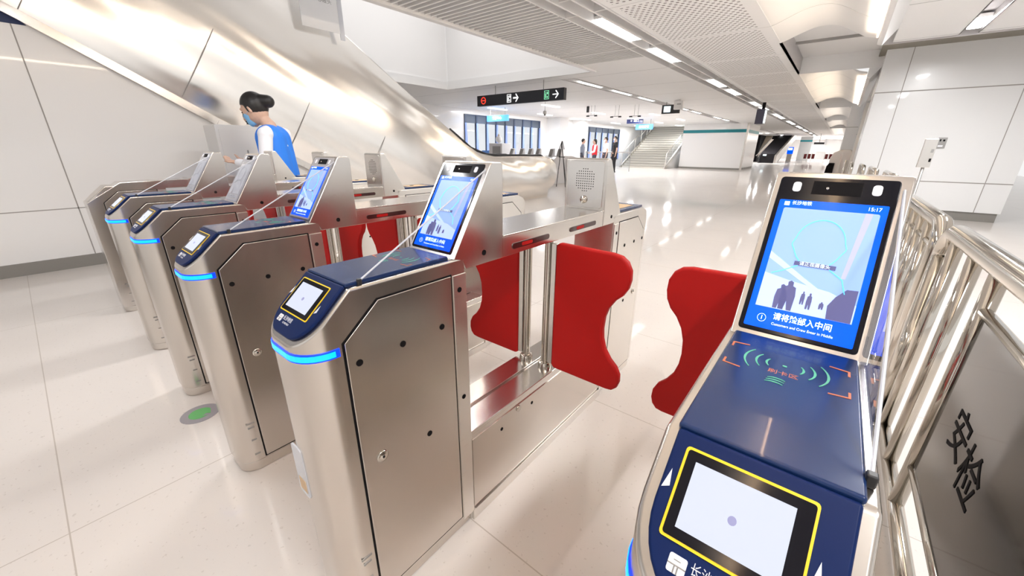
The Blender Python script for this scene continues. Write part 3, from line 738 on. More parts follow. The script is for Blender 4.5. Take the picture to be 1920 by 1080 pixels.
# --- escalator
esc = thing('escalator', (-6.4, 4, 0), 'large escalator clad in curved polished steel, rising to the upper left', 'escalator')
off = Vector((6.4, -4, 0))
topl = [(-6, 8.35), (2.85, 3.24), (3.39, 2.92), (4.25, 2.38), (5.9, 1.38), (6.35, 1.17), (6.9, 1.09), (9.0, 1.07), (9.3, 1.02), (9.5, .88), (9.58, .66), (9.55, .45), (9.42, .30), (9.15, .20), (9.12, 0)]
botl = [(4.3, 0), (2.48, 1.08), (1.49, 1.62), (.15, 2.44), (-6, 6.1)]
def side_face(xf, sgn, name, mt):
    """bulged cladding skin built from strips between the lower and upper edges"""
    mb = MB(); NS, NT = 46, 12
    def at(line, t):
        # parametrise by projection along the slope
        d = Vector((.866, -.5)); ps = [Vector(p) for p in line]; ks = [p.dot(d) for p in ps]
        if t <= ks[0]: return ps[0]
        for a, b, ka, kb in zip(ps, ps[1:], ks, ks[1:]):
            if t <= kb: return a.lerp(b, (t - ka) / max(kb - ka, 1e-6))
        return ps[-1]
    top_ = topl[:9]; bot_ = [(-6, 6.1), (.15, 2.44), (1.49, 1.62), (2.48, 1.08), (4.3, 0), (9.12, 0)]
    rows = []
    k0, k1 = Vector((-6, 6.1)).dot(Vector((.866, -.5))), 9.3 * .866 - 1.02 * .5
    for i in range(NS + 1):
        t = k0 + (k1 - k0) * i / NS
        a, b = at(bot_, min(t, 9.12 * .866)), at(top_, t); row = []
        for j in range(NT + 1):
            s = j / NT; p = a.lerp(b, s); bul = .09 * math.sin(PI * s) ** .8 + .03 * math.sin(t * 1.9 + s * 3) * math.sin(PI * s)
            if sgn < 0: bul = 0
            row.append(mb.bm.verts.new(Vector((xf + sgn * bul, p.x, p.y)) + off))
        rows.append(row)
    for r0, r1 in zip(rows, rows[1:]):
        for j in range(NT): mb.bm.faces.new([r0[j], r1[j], r1[j + 1], r0[j + 1]])
    # rounded newel end
    cap = [rows[-1][j] for j in range(NT + 1)]
    ends = [mb.bm.verts.new(Vector((xf + sgn * .02, y, z)) + off) for y, z in reversed(topl[8:])]
    # fan between last row and the end outline
    n = len(ends); q = [cap[round(i * NT / (n - 1))] for i in range(n)]
    for i in range(n - 1):
        vs = [q[i], ends[i], ends[i + 1], q[i + 1]]
        vs = list(dict.fromkeys(vs))
        if len(vs) >= 3:
            try: mb.bm.faces.new(vs)
            except ValueError: pass
    return mb.build(name, mt, esc, smooth=True)
side_face(EX, 1, 'side_cladding', CLAD)
side_face(-7.2, -1, 'side_cladding', STEEL)
body = topl[:8] + [(9.12, 1.0), (9.12, 0)] + botl
MB().prism([(y - 4, z - .04 if z > .5 else z) for y, z in topl[:8]] + [(5.1, .95), (5.1, 0)] + [(y - 4, z + .03 if z > 0 else 0) for y, z in botl], YZ, -7.15 + 6.4, EX - .02 + 6.4).build('truss', plain('dark_grey_underside', (.30, .28, .26), .5), esc)
# lower edge trim, joints
mb = MB()
for (a, b) in zip(botl, botl[1:]):
    d = (Vector(b) - Vector(a)).normalized(); nrm = Vector((-d.y, d.x))
    A, B = Vector(a), Vector(b)
    if nrm.y > 0: nrm = -nrm
    mb.prism([tuple(A - Vector((4, 0))), tuple(B - Vector((4, 0))), tuple(B + nrm * .085 - Vector((4, 0))), tuple(A + nrm * .085 - Vector((4, 0)))], YZ, .70, .86)
mb.build('edge_trim', STEEL_H, esc)
jm = MB()
for k in range(-4, 5):
    t = .09 + 1.27 * k; d = Vector((.866, -.5)); n = Vector((.5, .866))
    # bottom / top offsets along the normal
    lo = 1.37 * .866 + 1.69 * 0 ; 
    pts = []
    for i in range(13):
        q = i / 12; s0, s1 = 2.19, 3.62
        s_ = s0 + (s1 - s0) * q; p = d * (t) + n * s_
        pts.append(p)
    jj = []
    for i, p in enumerate(pts):
        q = i / 12; bul = .09 * math.sin(PI * q) ** .8 + .03 * math.sin(t * 1.9 + q * 3) * math.sin(PI * q)
        jj.append(Vector((EX + bul + .004, p.x, p.y)) + off)
    if pts[0].y > .1: jm.tube(jj, .005, 4)
jm.build('cladding_joints', JOINT, esc)
# balustrade cap + handrail
MB().tube([Vector((EX - .04, y, z + .0)) + off for y, z in topl[:9]], .03, 8).build('top_trim', STEEL_H, esc, smooth=True)
hr = [(5.6, 1.66), (6.2, 1.30), (6.7, 1.16), (7.2, 1.13), (8.9, 1.12), (9.1, 1.07)]
for x in (-5.72, -6.95): MB().tube([Vector((x, y, z)) + off for y, z in hr], .028, 8).build('handrail', RUBBER, esc, smooth=True)
# hanging clear guard at the escalator / ceiling crossing
hg = thing('hanging_acrylic_board', (-5.45, 3.05, 2.8), 'translucent hanging board with faint print at the top of the escalator side', 'safety board')
MB().box(-.006, .006, -.35, .25, .08, .9).build('board', plain('frosted_acrylic', (.97, .97, .98), .3, alpha=.88), hg)
MB().box(-.008, .008, .20, .27, 0.0, .9).build('board_edge', ACRED, hg)
text('printed_words', '小心碰头', .07, Frame((.007, -.02, .45), (0, 1, 0), (0, 0, 1)), 0, 0, 0, GREY, hg)

# --- big white pillar on the right
def pillar(x0, x1, y0, y1, big=True):
    sbox('wall_pillar', x0, x1, y0, y1, .17, CZ + .2, PILW)
    sbox('baseboard_pillar', x0 + .03, x1 - .03, y0 + .03, y1 - .03, 0, .17, SKIRT)
    jm = MB()
    for z in (2.42, .72) if big else (2.2, .9): jm.box(x0 - .002, x1 + .002, y0 - .004, y0 + .01, z - .009, z + .009); jm.box(x0 - .004, x0 + .01, y0, y1, z - .009, z + .009)
    for x in ((1.40, 3.0) if big else ()): jm.box(x - .006, x + .006, y0 - .003, y0 + .01, .17, CZ + .2)
    struct(jm.build('trim_9', JOINT))
pillar(1.0, 3.35, 11.3, 13.4)
pillar(.62, 1.0, 21.5, 23.3, False)
pillar(.65, 1.6, 31, 33, False)
pillar(.6, 1.6, 41, 43, False)
sbox('wall_pillar', 1.02, 1.35, 20.0, 20.3, 0, 2.95, STEEL_L)
wp = thing('wall_socket_plate', (2.22, 11.293, 1.45), 'small grey socket plate on the big white pillar', 'socket plate')
MB().prism(rrect(-.065, .065, -.1, .1, .008), Frame((0, 0, 0), (1, 0, 0), (0, 0, 1)), 0, .012).build('plate', GREY, wp)
fp = Frame((0, -.012, 0), (1, 0, 0), (0, 0, 1))
flat('socket', rectp(-.035, -.015, .03, .07), fp, 0, .002, BLACK, wp); flat('socket', rectp(.01, .04, .03, .065), fp, 0, .002, BLACK, wp); flat('label_patch', rectp(-.04, .03, -.07, -.04), fp, 0, .002, WHITE, wp)
# security post behind the barrier
sp_ = thing('reader_post', (1.385, 5, 0), 'thin steel post with a grey device head in front of the white pillar', 'post')
MB().tube([(.0, 0, 0), (-.015, 0, 1.16)], .012, 10).build('pole', GREY, sp_, smooth=True)
MB().box(-.062, .025, -.02, .02, 1.15, 1.40).build('device_head', STEEL_L, sp_, bevel=.004)
MB().lathe([(.08, 0), (.08, .01)], (0, 0, 0), 16).build('base_plate', GREY, sp_)
MB().box(.003, .018, -.024, -.02, 1.20, 1.23).build('key_switch', BLACK, sp_); MB().box(-.002, .016, -.024, -.02, 1.28, 1.31).build('key_switch', GREY, sp_)

# --- window wall on the far left
sbox('wall_far_left', -13.3, -13.1, -7, 13.25, 0, CZ, WALLW); sbox('wall_far_left', -13.3, -13.1, 19.3, 24.2, 0, CZ, WALLW); sbox('wall_far_left', -13.3, -13.1, 30.0, 60, 0, CZ, WALLW)
sbox('wall_far_left', -13.3, -13.1, 13.25, 19.3, 0, .55, WALLW); sbox('wall_far_left', -13.3, -13.1, 13.25, 19.3, 2.78, CZ, WALLW)
sbox('wall_far_left', -13.3, -13.1, 24.2, 30, 0, .55, WALLW); sbox('wall_far_left', -13.3, -13.1, 24.2, 30, 2.74, CZ, WALLW)
FRAMEB = plain('window_frame_blue_grey', (.045, .07, .13), .4)
BLIND = plain('grey_blind', (.10, .125, .17), .6)
CURT = plain('pale_curtain', (.30, .42, .85), .6)
for wi, (y0, y1, ys) in enumerate(((13.25, 19.3, (13.3, 14.05, 14.78, 15.5, 16.22, 16.94, 17.68, 18.45, 19.22)), (24.2, 30.0, (24.25, 25.2, 26.15, 27.1, 28.05, 29.0, 29.95)))):
    mb = MB(); zt = 2.77 if wi == 0 else 2.73
    for y in ys: mb.box(-13.16, -13.06, y - .05, y + .05, .55, zt)
    mb.box(-13.16, -13.08, y0, y1, zt - .05, zt); mb.box(-13.16, -13.08, y0, y1, .55, .6)
    wo = struct(mb.build('window_%d' % (wi + 1), FRAMEB))
    MB().box(-13.13, -13.12, y0, y1, .6, zt).build('window_pane', PANE, wo)
    MB().box(-13.11, -13.10, y0, y1, 2.40, zt - .04).build('window_blind', BLIND, wo)
    for y in ys:
        c = MB(); n = 10
        for i in range(n):
            za, zb = .6 + (2.4 - .6) * i / n, .6 + (2.4 - .6) * (i + 1) / n
            wa, wb = [.05 + .05 * (1 - (z - .6) / 1.8) for z in (za, zb)]
            c.poly([(-13.05, y - wa, za), (-13.05, y + wa, za), (-13.05, y + wb, zb), (-13.05, y - wb, zb)])
            c.poly([(-13.03, y - wa, za), (-13.03, y + wa, za), (-13.03, y + wb, zb), (-13.03, y - wb, zb)])
        c.build('curtain', CURT, wo)
sbox('wall_pillar', -13.1, -12.2, 20.0, 20.9, 0, CZ, PILW)
sbox('wall_pillar', -13.1, -12.4, 22.9, 23.7, 0, CZ, PILW)
# ------------------------------------------------------------------ hanging signs
SIGNF = lambda x, y, z: Frame((x, y, z), (1, 0, 0), (0, 0, 1))
s1 = thing('hanging_sign', (-6.64, 9.0, 2.62), 'long black hanging sign with red no-entry ring, lift symbol, green symbol and arrows', 'sign')
MB().box(-1.53, 1.53, 0, .13, -.14, .145).build('sign_box', plain('sign_black', (.008, .008, .014), .35), s1, bevel=.006)
for x in (-.85, .85): MB().tube([(x, .065, .14), (x, .065, .38)], .010, 8).build('hanging_rod', GREY, s1)
SG = plain('sign_white', (.9, .9, .95), .4, emit=(1, 1, 1), es=.9); SR = plain('sign_red', (.9, .03, .02), .4, emit=(1, .06, .03), es=.9); SGr = plain('sign_green', (.2, .7, .4), .4, emit=(.25, .7, .42), es=.8)
f = Frame((0, -.002, 0), (1, 0, 0), (0, 0, 1))
mb = MB(); mb.tube([f((-1.27 + .085 * math.cos(t), .005 + .085 * math.sin(t)), .0) for t in [2 * PI * k / 24 for k in range(24)]], .014, 6, closed=True); mb.prism(rectp(-1.33, -1.21, -.008, .018), f, 0, .006); mb.build('no_entry_ring', SR, s1)
def icon(cx, col, nm):
    mb = MB(); o = rectp(cx - .075, cx + .075, -.10, .11); i = rectp(cx - .062, cx + .062, -.088, .098)
    ringmb(mb, o, i, f, 0, .006)
    mb.prism(rectp(cx - .04, cx - .012, -.07, .03), f, 0, .006); mb.prism(rectp(cx - .035, cx - .015, .04, .07), f, 0, .006); mb.prism(rectp(cx + .008, cx + .045, .02, .075), f, 0, .006); mb.prism(rectp(cx + .012, cx + .035, -.07, -.02), f, 0, .006)
    mb.build(nm, col, s1)
icon(-.28, SG, 'lift_symbol'); icon(1.00, SGr, 'green_symbol')
def arrow(cx, w_, col):
    mb = MB(); mb.prism(rectp(cx - .09, cx + .07, .005 - w_, .005 + w_), f, 0, .006)
    for s in (1, -1): mb.prism([(cx + .10, .005), (cx + .07, .005), (cx, .005 + s * .075), (cx + .0, .005 + s * (.075 + w_ * 1.6)), (cx + .015, .005 + s * (.085 + w_))], f, 0, .006)
    mb.build('arrow', col, s1)
arrow(-.04, .020, SG); arrow(1.28, .011, SG)
def board(x, y, z, w_, h, label, col, words, tcol, name='hanging_sign', th=.1, rz=0, rods=True):
    g = thing(name, (x, y, z), label, 'sign', None, rz)
    MB().box(-w_ / 2, w_ / 2, 0, th, -h / 2, h / 2).build('sign_box', col, g, bevel=.005)
    if rods:
        for xx in (-w_ * .35, w_ * .35): MB().tube([(xx, th / 2, h / 2), (xx, th / 2, CZ - z)], .012, 6).build('hanging_rod', GREY, g)
    if words: text('sign_words', words, h * .55, Frame((0, -.003, 0), (1, 0, 0), (0, 0, 1)), 0, 0, 0, tcol, g, bold=.004)
    return g
BLUEL = plain('sign_lit_blue', (.1, .4, .9), .3, emit=(.16, .50, 1), es=.9)
board(-11.75, 14, 2.575, 1.25, .25, 'lit blue hanging sign in front of the windows', BLUEL, '客服中心', SG)
board(-9.45, 24, 2.92, 1.0, .30, 'small navy hanging sign with white arrow left of the stairs', plain('sign_navy', (.02, .03, .10), .3, emit=(.1, .12, .4), es=.3), '← 出口', SG)
board(-8.95, 24.3, 2.58, 1.05, .30, 'lit light blue sign low beside the stair rail', BLUEL, '自助服务', SG)
mg = thing('hanging_monitor', (-4.70, 16, 2.76), 'dark hanging monitor with a bright patch in the middle distance, beside a white camera box', 'monitor')
MB().box(-.35, .32, 0, .08, -.17, .14).build('monitor_case', RUBBER, mg, bevel=.006); MB().box(-.27, -.02, -.004, 0, -.12, .09).build('lit_patch', SCRT, mg)
MB().tube([(-.2, .04, .1), (-.2, .04, .24)], .015, 6).build('hanging_rod', GREY, mg)
cb = thing('camera_box', (-4.28, 15.5, 2.86), 'white box hanging from the ceiling in front of the dark monitor', 'equipment box')
MB().box(-.17, .15, 0, .14, -.18, .10).build('box_case', TRIMW, cb, bevel=.01); MB().lathe([(.06, .10), (.02, .14)], (0, .07, 0), 10).build('mount', TRIMW, cb)
MB().box(-.06, .08, -.004, 0, -.02, .01).build('vent_mark', GREY, cb)
for lx, ly in ((-3.4, 70), (-3.4, 78), (-.5, 66), (-.5, 76)): lamp(lx, ly - 1.5, 3.0, .3, 'long faint lamp added to brighten the farthest floor', 'added fill lamps over the farthest floor', LAMPDIM, CZ - .05)  # visible bodies for the added far fill lamps
hm_ = thing('hanging_screen', (-1.97, 18, 2.48), 'narrow dark hanging screen seen edge-on below the main lamp trough', 'monitor', rz=0)
MB().box(-.17, .10, 0, .5, -.24, .28).build('screen_case', plain('slate_case', (.05, .05, .09), .3), hm_, bevel=.01); MB().box(.101, .108, .04, .46, -.20, .24).build('lit_side', SCRT, hm_); MB().box(-.05, .05, .2, .3, .28, .52).build('bracket', BLACK, hm_)
fs_ = thing('hanging_sign', (-1.5, 55, 2.05), 'tiny dark hanging sign at the far end under the lamp trough', 'sign')
MB().box(-.45, .45, 0, .1, -.1, .1).build('sign_box', RUBBER, fs_); MB().box(.45, .65, 0, .1, -.15, .45).build('bracket', WHITE, fs_); MB().box(-.65, -.48, 0, .1, -.12, .12).build('bracket', WHITE, fs_)
MB().tube([(0, .05, .1), (0, .05, .95)], .03, 6).build('hanging_rod', GREY, fs_)
cd = thing('dome_camera', (-7.75, 12, 2.45), 'small dome camera hanging below the long black sign', 'camera')
MB().tube([(0, 0, .1), (0, 0, .55)], .008, 6).build('drop_rod', GREY, cd); MB().lathe([(.05, .10), (.065, .06), (.065, .0)], (0, 0, 0), 12).build('housing', TRIMW, cd); MB().ball((0, 0, -.01), .05, 10).build('dome', GREY, cd, smooth=True)
for i, (x, y, z, lb_) in enumerate(((-7.75, 15.5, 2.62, 'leftmost ceiling hung camera pair with a tilted black camera'), (-6.9, 16, 2.58, 'middle ceiling hung camera pair on two thin rods'), (-6.15, 16.2, 2.58, 'rightmost ceiling hung camera pair on two thin rods'))):
    g = thing('camera_cluster', (x, y, z), lb_, 'camera')
    for dx in (-.07, .09): MB().tube([(dx, 0, 0), (dx, 0, CZ - z)], .007, 6).build('drop_rod', GREY, g)
    MB().box(-.22, .2, -.01, .01, -.01, .01).build('cross_bar', GREY, g)
    for dx in (-.2, .16):
        MB().box(dx - .07, dx + .05, -.03, .03, -.045, .005).build('camera_body', RUBBER, g, bevel=.006)
    if i == 0: MB().box(-.28, -.18, -.03, .03, .12, .36).build('camera_body', RUBBER, g, bevel=.006)

# ------------------------------------------------------------------ stairs
st = thing('staircase', (-10.6, 29, 0), 'wide pale stone staircase with glass and steel handrails rising through the ceiling', 'staircase')
NST = 26; run, rise = 8.6 / NST, 4.35 / NST
STONE = plain('stair_stone', (.34, .32, .28), .5); RIS = plain('stair_riser', (.62, .59, .53), .5)
mb = MB(); rb = MB()
for k in range(NST):
    mb.box(-1.62, 1.62, k * run, (k + 1) * run + .02, (k + 1) * rise - .035, (k + 1) * rise)
    rb.box(-1.60, 1.60, k * run + .03, (k + 1) * run + .05, max(0, k * rise - .15), (k + 1) * rise - .034)
mb.build('treads', STONE, st); rb.build('risers', RIS, st)
for sx in (-1, 1):
    x0 = 1.62 * sx; x1 = 1.72 * sx
    MB().prism([(-.25, 0), (.15, 0), (8.6, 4.1), (8.6, 4.5), (-.05, .16), (-.25, .05)], YZ, min(x0, x1), max(x0, x1)).build('stringer', STEEL_L, st)
    if sx > 0: MB().prism([(.35, 0), (8.6, 0), (8.6, 4.1), (.35, .12)], YZ, 1.64, 1.70).build('side_wall', WALLW, st)
    xm = (x0 + x1) / 2
    MB().tube([(xm, -.1, .15), (xm, 0, 1.0), (xm, 2.6, 2.3), (xm, 3.2, 2.3), (xm, 8.6, 5.1)], .03, 8).build('handrail', STEEL_L, st, smooth=True)
    MB().prism([(.1, .3), (.1, .95), (2.5, 2.15), (8.6, 5.0), (8.6, 4.55)], YZ, xm - .006, xm + .006).build('glass_panel', PANE, st)
    for k in range(0, 8):
        y = .1 + k * 1.1; z = y * .505; MB().tube([(xm, y, z), (xm, y, z + .95 + (.1 if y > 2.6 else 0))], .02, 6).build('rail_post', STEEL_L, st)
# teal banded core
sbox('wall_core', -8.6, -4.55, 31.0, 36, .12, CZ, WALLW); sbox('baseboard_core', -8.58, -4.57, 31.02, 36, 0, .12, SKIRT)
sbox('trim_10', -8.61, -4.54, 30.985, 36, 2.42, 2.62, TEAL); sbox('trim_11', -4.56, -4.45, 30.97, 31.1, 0, CZ, STEEL)
# far end: opening with a pale escalator flank and a black escalator
sbox('wall_far', -9, -7.2, 56, 60, 0, CZ, BLACK); sbox('wall_far', -7.2, -4.6, 60, 60.2, 2.6, CZ, BLACK)
fe = thing('far_escalator', (-8.0, 56, 0), 'pale beige sided escalator flank at the far end, beside the black escalator', 'escalator')
MB().prism([(0, .35), (.35, .35), (5, 3.0), (5, 3.6), (4.2, 3.3), (0, .9)], lambda p, t: (p[0] * .22 - .7 + t, p[0], p[1] - .2), 0, 1.3).build('beige_flank', plain('beige_flank', (.80, .69, .55), .4), fe)
for x in (-1.0, .75): MB().tube([(x, -.2, .7), (x + .9, 5, 3.4)], .06, 8).build('handrail', STEEL_L, fe)
be = thing('black_escalator', (-5.5, 51.2, 0), 'black escalator rising at the far end of the hall', 'escalator')
MB().prism([(0, 0), (0, .95), (.5, 1.15), (4.8, 2.92), (5.6, 2.92), (5.6, 2.2), (1.4, 0)], lambda p, t: (p[0] * .13 - .7 + t, p[0], p[1]), 0, 1.35).build('truss', BLACK, be)
for dx in (-.78, .66): MB().prism([(-.2, .0), (-.2, .8), (.5, 1.1), (5.2, 2.94), (6.0, 2.94), (6.0, 2.5), (.6, .2), (.6, 0)], lambda p, t: (p[0] * .13 + dx + t, p[0], p[1]), 0, .12 if dx < 0 else .2).build('balustrade', STEEL_L if dx > 0 else RUBBER, be)
MB().box(-.45, -.15, -.06, 0, .75, .9).build('lit_sensor', SCRT, be)
sbox('wall_far', -4.0, -2.7, 66, 66.2, 0, CZ, plain('grey_wall', (.52, .53, .53), .4)); sbox('trim_12', -4.0, -2.7, 65.98, 66, 2.4, 2.6, TEAL)
sbox('wall_far', -16, 9, 85, 85.2, 0, CZ, WALLW)
kk = thing('information_kiosk', (-4.35, 60, 0), 'small glowing blue kiosk standing by the far grey wall', 'kiosk')
MB().box(-.3, .3, 0, .3, .9, 1.7).build('kiosk_case', SCRB, kk, bevel=.03); MB().box(-.25, .2, -.02, 0, 1.35, 1.6).build('kiosk_screen', SCRT, kk); MB().box(-.25, .25, 0, .25, 0, .9).build('kiosk_stand', STEEL_L, kk)
DR = plain('dark_red_flap', (.16, .01, .01), .5)
for i, x in enumerate((-2.85, -2.45, -2.05, -.75, -.35)):
    g = tag(MB().prism(rrect(-.14, .14, .35, .92, .05), XZ, 0, .05).build('distant_flap', DR), 'tiny dark red gate flap in the distant gate row', 'gate flap', 'dark red flaps of the distant gates'); g.location = (x, 62, 0)
    MB().box(-.2, -.15, 0, .4, 0, 1.05).build('flap_post', STEEL_L, g)
g = thing('distant_railing', (-1.4, 62, 0), 'pale railing between the distant dark red flaps', 'railing')
MB().tube([(-.40, 0, 1.15), (.42, 0, 1.15)], .025, 6).build('top_rail', STEEL_L, g)
for k in range(7): MB().tube([(-.40 + k * .135, 0, 0), (-.40 + k * .135, 0, 1.15)], .018, 6).build('upright_bar', STEEL_L, g)
# steel screening machine and rails at the right, far
xr = thing('screening_machine', (.80, 21.0, 0), 'steel security screening machine with rounded hood beyond the nearest gate', 'screening machine')
MB().prism([(-.42, .1), (-.42, 1.0), (-.34, 1.22), (-.1, 1.34), (.18, 1.34), (.34, 1.2), (.34, .1)], XZ, 0, 1.6).build('machine_body', STEEL, xr, bevel=.02)
MB().prism([(-.50, .12), (-.46, .70), (-.40, .82), (-.22, .82), (-.22, .12)], XZ, -.25, .0).build('tunnel_curtain', BLACK, xr, bevel=.02)
MB().box(-.1, -.04, -.01, 0, .2, 1.2).build('highlight_strip', POLISH, xr); MB().box(-.4, .3, 0.05, 1.5, 0, .1).build('plinth', GREY, xr)
for i, (x, y) in enumerate(((.76, 12.9), (.86, 11.1), (.98, 9.2), (1.05, 7.4), (1.12, 5.6))):
    lbl = ('third barrier section beyond the second', 'fourth barrier section toward the screening machine', 'fifth barrier section, just in front of the big white pillar', 'sixth barrier section beside the big white pillar', 'seventh and farthest barrier section, nearest the screening machine')[4 - i]
    g = thing('crowd_barrier', (x + .1, y, 0), lbl + ', behind the nearest gate hood', 'barrier', 'steel barrier sections along the gate line')
    MB().tube([(0, -.8, 0), (0, -.8, .95), (0, -.72, 1.05), (0, .72, 1.05), (0, .8, .95), (0, .8, 0)], .026, 12).build('top_rail', POLISH, g, smooth=True)
    MB().tube([(0, -.8, .1), (0, .8, .1)], .018, 8).build('bottom_rail', POLISH, g)
    for k in range(1, 9): MB().tube([(0, -.8 + k * .178, .1), (0, -.8 + k * .178, 1.05)], .015, 8).build('upright_bar', POLISH, g, smooth=True)
for (x, y, lbl) in ((1.3, 12.4, 'barrier run beside the big white pillar base, first part'), (1.2, 15.5, 'barrier run beyond the big white pillar, second part')):
    pass

# ------------------------------------------------------------------ distant gate row near the windows
pale = plain('pale_case', (.78, .77, .78), .35)
for i, x in enumerate((-10.05, -9.54, -9.1, -8.71, -8.07, -7.7)):
    g = tag(MB().prism([(-.9, 0), (-.9, .9), (-.75, 1.0), (-.5, 1.0), (-.36, 1.3), (-.28, 1.3), (-.28, 1.03), (.4, 1.03), (.9, .95), (.9, 0)], YZ, -.09, .09).build('ticket_gate', pale, bevel=.01), 'small pale ticket gate in the distant row before the windows', 'ticket gate', 'distant pale gates before the windows'); g.location = (x, 13.4, 0)
    MB().prism([(-.49, 1.01), (-.37, 1.26), (-.40, 1.28), (-.52, 1.03)], YZ, -.06, .06).build('face_screen', GREY, g)
    MB().prism(rrect(.1, .25, .42, .92, .05), XZ, -.02, .02).build('flap', pale, g)
bo = thing('service_booth', (-10.9, 12.9, 0), 'pale box shaped machine with a white bag on top, standing before the windows', 'machine')
MB().box(-.36, .38, 0, .6, 0, 1.50).build('booth_case', pale, bo, bevel=.02); MB().box(-.15, .30, -.01, 0, 1.05, 1.38).build('booth_panel', GREY, bo, bevel=.01)
bgm = tag(MB().ball((0, 0, .14), (.15, .13, .15), 12).ball((0, 0, .30), (.07, .06, .07), 8).build('white_bag', TRIMW, smooth=True), 'crumpled white bag on top of the pale machine', 'bag'); bgm.location = (-10.95, 13.2, 1.52)
bl = tag(MB().box(-.35, .35, 0, .06, 0, 1.2).build('blue_poster_stand', plain('poster_blue', (.15, .35, .85), .4)), 'blue and white poster board just above the escalator handrail', 'poster'); bl.location = (-11.8, 13.4, 0)
for k in range(3):
    for j in range(2): MB().box(-.28 + .22 * k, -.12 + .22 * k, -.004, 0, .75 + .2 * j, .85 + .2 * j).build('poster_patch', WHITE, bl)
ez = thing('display_easel', (-6.98, 12, 0), 'folded black easel stand with three thin legs', 'easel')
for p0, p1 in (((0, 0, 1.55), (-.09, -.1, 0)), ((0, 0, 1.5), (.26, -.05, 0)), ((0, 0, 1.4), (.06, .35, 0)), ((-.1, 0, 1.28), (.0, 0, 1.54)), ((.1, 0, 1.28), (.02, 0, 1.54)), ((-.1, 0, 1.02), (.14, 0, 1.02)), ((-.1, 0, 1.28), (-.08, 0, 1.0))):
    MB().tube([p0, p1], .013, 6).build('easel_leg', RUBBER, ez)
rl = thing('glass_railing', (-12.9, 23.6, 0), 'thin steel and glass railing behind the group of people', 'railing')
MB().tube([(-.5, 0, 1.12), (3.6, 0, 1.12)], .03, 8).build('top_rail', GREY, rl)
for k in range(5): MB().tube([(-.5 + k * 1.02, 0, 0), (-.5 + k * 1.02, 0, 1.12)], .02, 6).build('rail_post', GREY, rl)
MB().box(-.5, 3.6, -.006, .006, .1, 1.05).build('glass_panel', PANE, rl)
# floor disc
gd = thing('floor_disc', (-1.50, -.055, 0), 'grey round floor sticker with green arrow head, beside the second gate', 'floor sticker')
MB().lathe([(.082, .0), (.082, .0018)], (0, 0, 0), 32).build('grey_disc', plain('disc_grey', (.33, .31, .33), .5), gd)
MB().prism([(.048 * math.cos(math.radians(a)), .048 * math.sin(math.radians(a))) for a in range(100, 400, 12)] + [(.035, -.0), (.02, .02), (.035, .035), (.0, .045)], XY, .0015, .0024).build('green_mark', plain('disc_green', (.14, .46, .15), .5), gd)
# white cabinet behind the attendant
wc = thing('white_cabinet', (-4.75, 1.45, 0), 'pale grey cabinet behind the stooping attendant', 'cabinet')
MB().box(-.35, .05, -.27, .32, 0, 1.52).build('cabinet_body', plain('cabinet_white', (.70, .685, .67), .4), wc, bevel=.008)
MB().box(.05, .056, -.24, .29, .1, 1.47).build('cabinet_door', plain('cabinet_white', (.70, .685, .67), .4), wc, bevel=.003)
MB().box(.056, .062, .0, .015, 1.15, 1.25).build('cabinet_handle', GREY, wc)
bk = tag(MB().ball((0, 0, .09), (.07, .07, .10), 12).lathe([(.05, 0), (.04, .02)], (0, 0, 0), 12).build('desk_camera', RUBBER, smooth=True), 'small round black device on top of the pale grey cabinet', 'device'); bk.location = (-4.72, 1.56, 1.535)
# ------------------------------------------------------------------ people
SKIN = plain('skin', (.62, .40, .30), .5); HAIR = plain('black_hair', (.010, .008, .008), .45); MASK = plain('blue_mask', (.22, .50, .82), .6); MASKW = plain('white_mask', (.85, .87, .9), .6)
def capsule(mb, p0, p1, r0, r1, n=14, k=6):
    p0, p1 = Vector(p0), Vector(p1); d = (p1 - p0); L = max(d.length, 1e-5); d.normalize()
    path, rad = [], []
    for i in range(k): t = PI / 2 * (i + .5) / k; path.append(p0 - d * r0 * math.cos(t)); rad.append(r0 * math.sin(t))
    path.append(p0); rad.append(r0); path.append(p1); rad.append(r1)
    for i in range(k): t = PI / 2 * (i + .5) / k; path.append(p1 + d * r1 * math.sin(t)); rad.append(r1 * math.cos(t))
    mb.tube(path, rad, n)
def fuse(mb, name, mat, parent, vox, sm=3):
    o = mb.build(name, mat, parent, smooth=True)
    m_ = o.modifiers.new('fuse', 'REMESH'); m_.mode = 'VOXEL'; m_.voxel_size = vox; m_.use_smooth_shade = True
    s_ = o.modifiers.new('soften', 'SMOOTH'); s_.iterations = sm; s_.factor = .5
    return o
